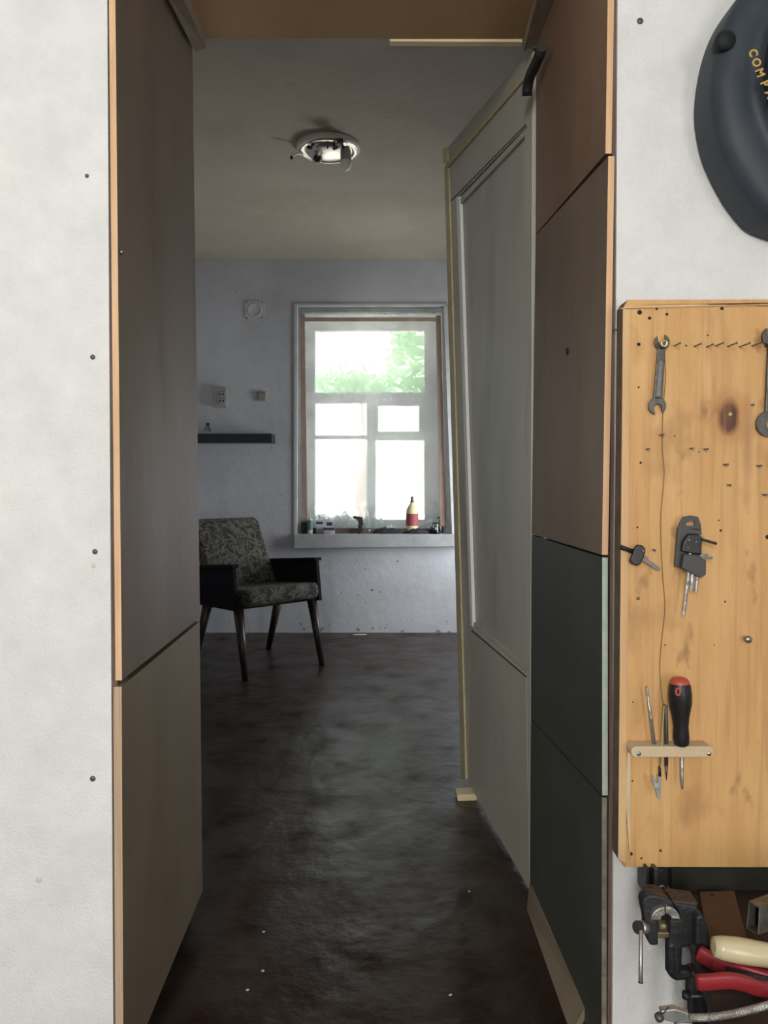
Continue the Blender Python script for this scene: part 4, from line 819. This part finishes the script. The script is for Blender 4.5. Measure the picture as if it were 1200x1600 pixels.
MB().prism(V([(1050, 1410), (1064, 1411), (1090, 1416), (1092, 1430), (1092, 1455), (1090, 1470), (1076, 1482), (1046, 1482), (1045, 1474), (1047, 1466), (1047, 1437), (1063, 1437), (1060, 1424)]), (0, .04, 0)).build('fixed_jaw', M['cast'], vz, bevel=.004, seg=3)
MB().prism(V([(1044, 1474), (1068, 1474), (1067, 1500), (1067, 1516), (1084, 1518), (1085, 1533), (1058, 1535), (1049, 1531), (1044, 1522)], -.002), (0, .018, 0)).build('clamp_frame', M['cast'], vz, bevel=.006, seg=4)
MB().prism(V([(1054, 1478), (1062, 1478), (1063, 1522), (1056, 1522)], -.004), (0, .02, 0)).build('frame_rib', M['cast'], vz, bevel=.002)
MB().slab(V([(1050, 1407), (1062, 1420), (1086, 1420), (1091, 1412)], .002) , (0, .03, .003)).build('anvil_face', M['rust'], vz, bevel=.001)
MB().tube([P(1028, 1446, YV+.02), P(1048, 1446, YV+.02)], .007, 14).build('screw_spindle', M['dull_brass'], vz)
MB().slab(V([(1028, 1457), (1048, 1457), (1048, 1466), (1028, 1467)], .005), (0, .03, 0)).build('guide_bar', M['dull_brass'], vz, bevel=.002)
MB().tube([P(999, 1449, YV+.004), P(1011, 1448, YV+.006)], .0088, 24).build('spindle_head', M['worn_steel'], vz)
MB().tube([P(996, 1449, YV+.001), P(999.5, 1449, YV+.004)], .0090, 24).build('spindle_cap', M['cast'], vz)
MB().tube([P(1001.5, 1452, YV-.006), P(1001, 1533, YV-.006), P(1001, 1535, YV-.006)], [.0030, .0030, .0038], 14).build('tommy_bar', M['bright_steel'], vz)
MB().tube([P(1080, 1516, YV+.02), P(1080, 1530, YV+.02), P(1079.5, 1546, YV+.02), P(1079, 1560, YV+.02), P(1080, 1660, YV+.02)], [.008, .008, .0085, .005, .005], 14).build('clamp_screw', M['cast'], vz)
MB().tube([P(1070, 1557, YV+.012), P(1116, 1555, YV+.012)], .0026, 10).build('clamp_bar', M['steel'], vz)
MB().lathe([(0, -.005), (.006, -.004), (.006, .004), (0, .005)], 14, Matrix.Translation(P(1072, 1555, YV+.01))).build('bar_knob', M['cast'], vz)
MB().lathe([(0, 0), (.013, 0), (.011, .006), (.006, .010), (0, .010)], 20, Matrix.Translation(P(1080, 1519, YV+.02))).build('clamp_pad', M['steel'], vz)
# drill-like dark body behind the vice
t_ = thing('black_clamp', 'black cast housing standing on the bench between vice and plank', 'clamp', tuple(P(1100, 1470, 1.14)))
MB().prism(PX([(1088, 1432), (1098, 1430), (1104, 1440), (1110, 1462), (1108, 1480), (1098, 1496), (1088, 1490)], 1.10), (0, .05, 0)).build('housing', M['cast'], t_, bevel=.004)
for x, y in ((1110, 1467), (1113, 1479)): MB().tube([P(x, y, 1.095), P(x+1.5, y, 1.095)], .0018, 8).build('pin', M['bright_steel'], t_)
# plank on the bench
def bp(x, y, h=0.0):
    q = P(x, y, 1.0); d = q - Vector((0, 0, HC)); return Vector((0, 0, HC)) + d*((zb_+h-HC)/d.z)
q = [bp(1093, 1393, .018), bp(1147, 1391, .018), bp(1172, 1482, .018), bp(1112, 1500, .018)]
t_ = thing('wooden_plank', 'short reddish-brown plank with a nail hole lying on the workbench', 'plank', tuple(q[0]))
MB().hexa(q, [p - Vector((0, 0, .0175)) for p in q]).build('plank_body', M['plank'], t_, bevel=.001)
c = bp(1113, 1398, .0182); MB().lathe([(.004, 0), (0, .0005)], 10, Matrix.Translation(c)).build('nail_hole', M['hole'], t_)
# square steel tube
t_ = thing('square_steel_tube', 'open-ended square steel tube lying at the right end of the bench', 'tube', tuple(P(1190, 1440, 1.1)))
YQ = 1.08
f_o = [(1170, 1408), (1188.5, 1417), (1186, 1461), (1166, 1451)]; f_i = [(1171.5, 1412), (1186, 1419), (1184, 1457), (1168.5, 1449)]
A_ = [P(f_o[0][0], f_o[0][1], YQ+.03), P(f_o[1][0], f_o[1][1], YQ), P(f_o[2][0], f_o[2][1], YQ), P(f_o[3][0], f_o[3][1], YQ+.03)]
B_ = [P(f_i[0][0], f_i[0][1], YQ+.029), P(f_i[1][0], f_i[1][1], YQ+.001), P(f_i[2][0], f_i[2][1], YQ+.001), P(f_i[3][0], f_i[3][1], YQ+.029)]
MB().ring(A_, B_, (.22, .10, .01)).build('tube_walls', mat('tube_steel', (.20, .19, .17), .5, metal=.6, col2=(.09, .075, .06), scale=40), t_)
# cream handle
a_ = P(1115, 1479, 1.05); b_ = P(1262, 1502, 1.04)
t_ = thing('file_handle', 'cream varnished wooden tool handle lying over the red grips', 'handle', tuple(a_))
d = b_-a_; n_ = 12; path = [a_ + d*(i/n_) for i in range(n_+1)]
MB().tube([a_ - d*.004] + path, [.008, .0128, .0152, .0162, .0168, .0168, .0165, .016, .0155, .015, .0142, .013, .011, .008], 24).build('wooden_grip', M['cream'], t_)
MB().tube([b_ - d*.02, b_ + d*.5], .004, 10).build('tang', M['steel'], t_)
# red-gripped bolt clamp / pliers
t_ = thing('red_grip_pliers', 'pliers with thick red plastic grips lying at the bench corner', 'pliers', tuple(P(1120, 1530, 1.02)))
def grip(px, Y, r, name, hgt=1.3):
    pts = smooth_path([P(x, y, Y_) for (x, y), Y_ in zip(px, Y)], 4); n = len(pts)
    vs = []; fs = []; seg = 14
    for i, p in enumerate(pts):
        dd = (pts[min(i+1, n-1)]-pts[max(i-1, 0)]).normalized(); sd = dd.cross(Vector((0, 0, 1))).normalized(); u_ = sd.cross(dd)
        rr = r*(.86 if i in (0, n-1) else 1)
        for k_ in range(seg):
            a2 = 2*math.pi*k_/seg; ca, sa = math.cos(a2), math.sin(a2); ex = .45
            vs.append(p + sd*math.copysign(abs(ca)**ex, ca)*rr*.55 + u_*math.copysign(abs(sa)**ex, sa)*rr)
    for i in range(n-1):
        for k_ in range(seg): fs.append((i*seg+k_, i*seg+(k_+1) % seg, (i+1)*seg+(k_+1) % seg, (i+1)*seg+k_))
    fs += [tuple(range(seg))[::-1], tuple((n-1)*seg+k_ for k_ in range(seg))]
    MB().add(vs, fs, 0, True).build(name, M['red_cover'], t_)
grip([(1088, 1535), (1112, 1534), (1140, 1532), (1165, 1537), (1185, 1544), (1215, 1548)], (1.01, 1.01, 1.01, 1.01, 1.01, 1.01), .0100, 'grip')
grip([(1090, 1488), (1110, 1500), (1135, 1512), (1165, 1520), (1215, 1535)], (1.085, 1.075, 1.06, 1.045, 1.03), .0112, 'grip')
MB().tube([P(1135, 1518, 1.05), P(1170, 1527, 1.03), P(1230, 1540, 1.02)], .006, 10).build('jaw_steel', M['cast'], t_)
# braided hose with clevis end
t_ = thing('braided_hose', 'thin braided metal hose with a forked steel end, crossing the bench corner', 'hose', tuple(P(1070, 1590, .97)))
hp = smooth_path([P(1076, 1590, .972), P(1100, 1590, .972), P(1130, 1587, .972), P(1160, 1581, .972), P(1200, 1570.5, .972), P(1260, 1548, .972), P(1330, 1520, .97)], 18)
MB().tube(hp, [.0043 + (.0007 if i % 2 else 0) for i in range(len(hp))], 12, smooth=False).build('hose_braid', M['worn_steel'], t_)
Yc = .972
MB().prism(PX([(1033, 1580), (1055, 1577), (1076, 1584), (1078, 1597), (1066, 1600), (1048, 1597), (1036, 1594)], Yc-.006), (0, .010, 0)).build('fork_plate', M['zinc'], t_, bevel=.001)
MB().tube([P(1037, 1580, Yc), P(1074, 1581, Yc)], .0028, 10).build('fork_edge', M['zinc'], t_)
MB().tube([P(1055, 1600, Yc), P(1078, 1600, Yc), P(1082, 1612, Yc)], .004, 10).build('fork_leg', M['zinc'], t_)
MB().lathe([(0, -.004), (.0052, -.003), (.0058, .002), (.003, .0055), (0, .006)], 18, Matrix.Translation(P(1030, 1589.5, Yc-.004)) @ Matrix.Rotation(H90, 4, 'X')).build('bolt_head', M['steel'], t_)
MB().tube([P(1033, 1587, Yc-.006), P(1044.5, 1574, Yc-.006), P(1044.8, 1573.5, Yc-.006)], [.0008, .0008, .0014], 8).build('split_pin', M['steel'], t_)
# second dark post below the bench beside the clamp screw
t_ = thing('dark_metal_post', 'dark round metal post standing below the bench corner', 'post', (P(1094, 1600, 1.2).x, 1.2, 0))
MB().tube([(t_.location.x, 1.2, 0), (t_.location.x, 1.2, zb_-.10), (t_.location.x, 1.2, zb_-.031)], [.012, .012, .012], 16).build('post_body', M['black_pl'], t_)
MB().lathe([(0, 0), (.03, 0), (.03, .006), (.013, .008)], 20, Matrix.Translation((t_.location.x, 1.2, 0))).build('post_foot', M['black_pl'], t_)
for o in bpy.data.objects:
    if '_l' in o: del o['_l']
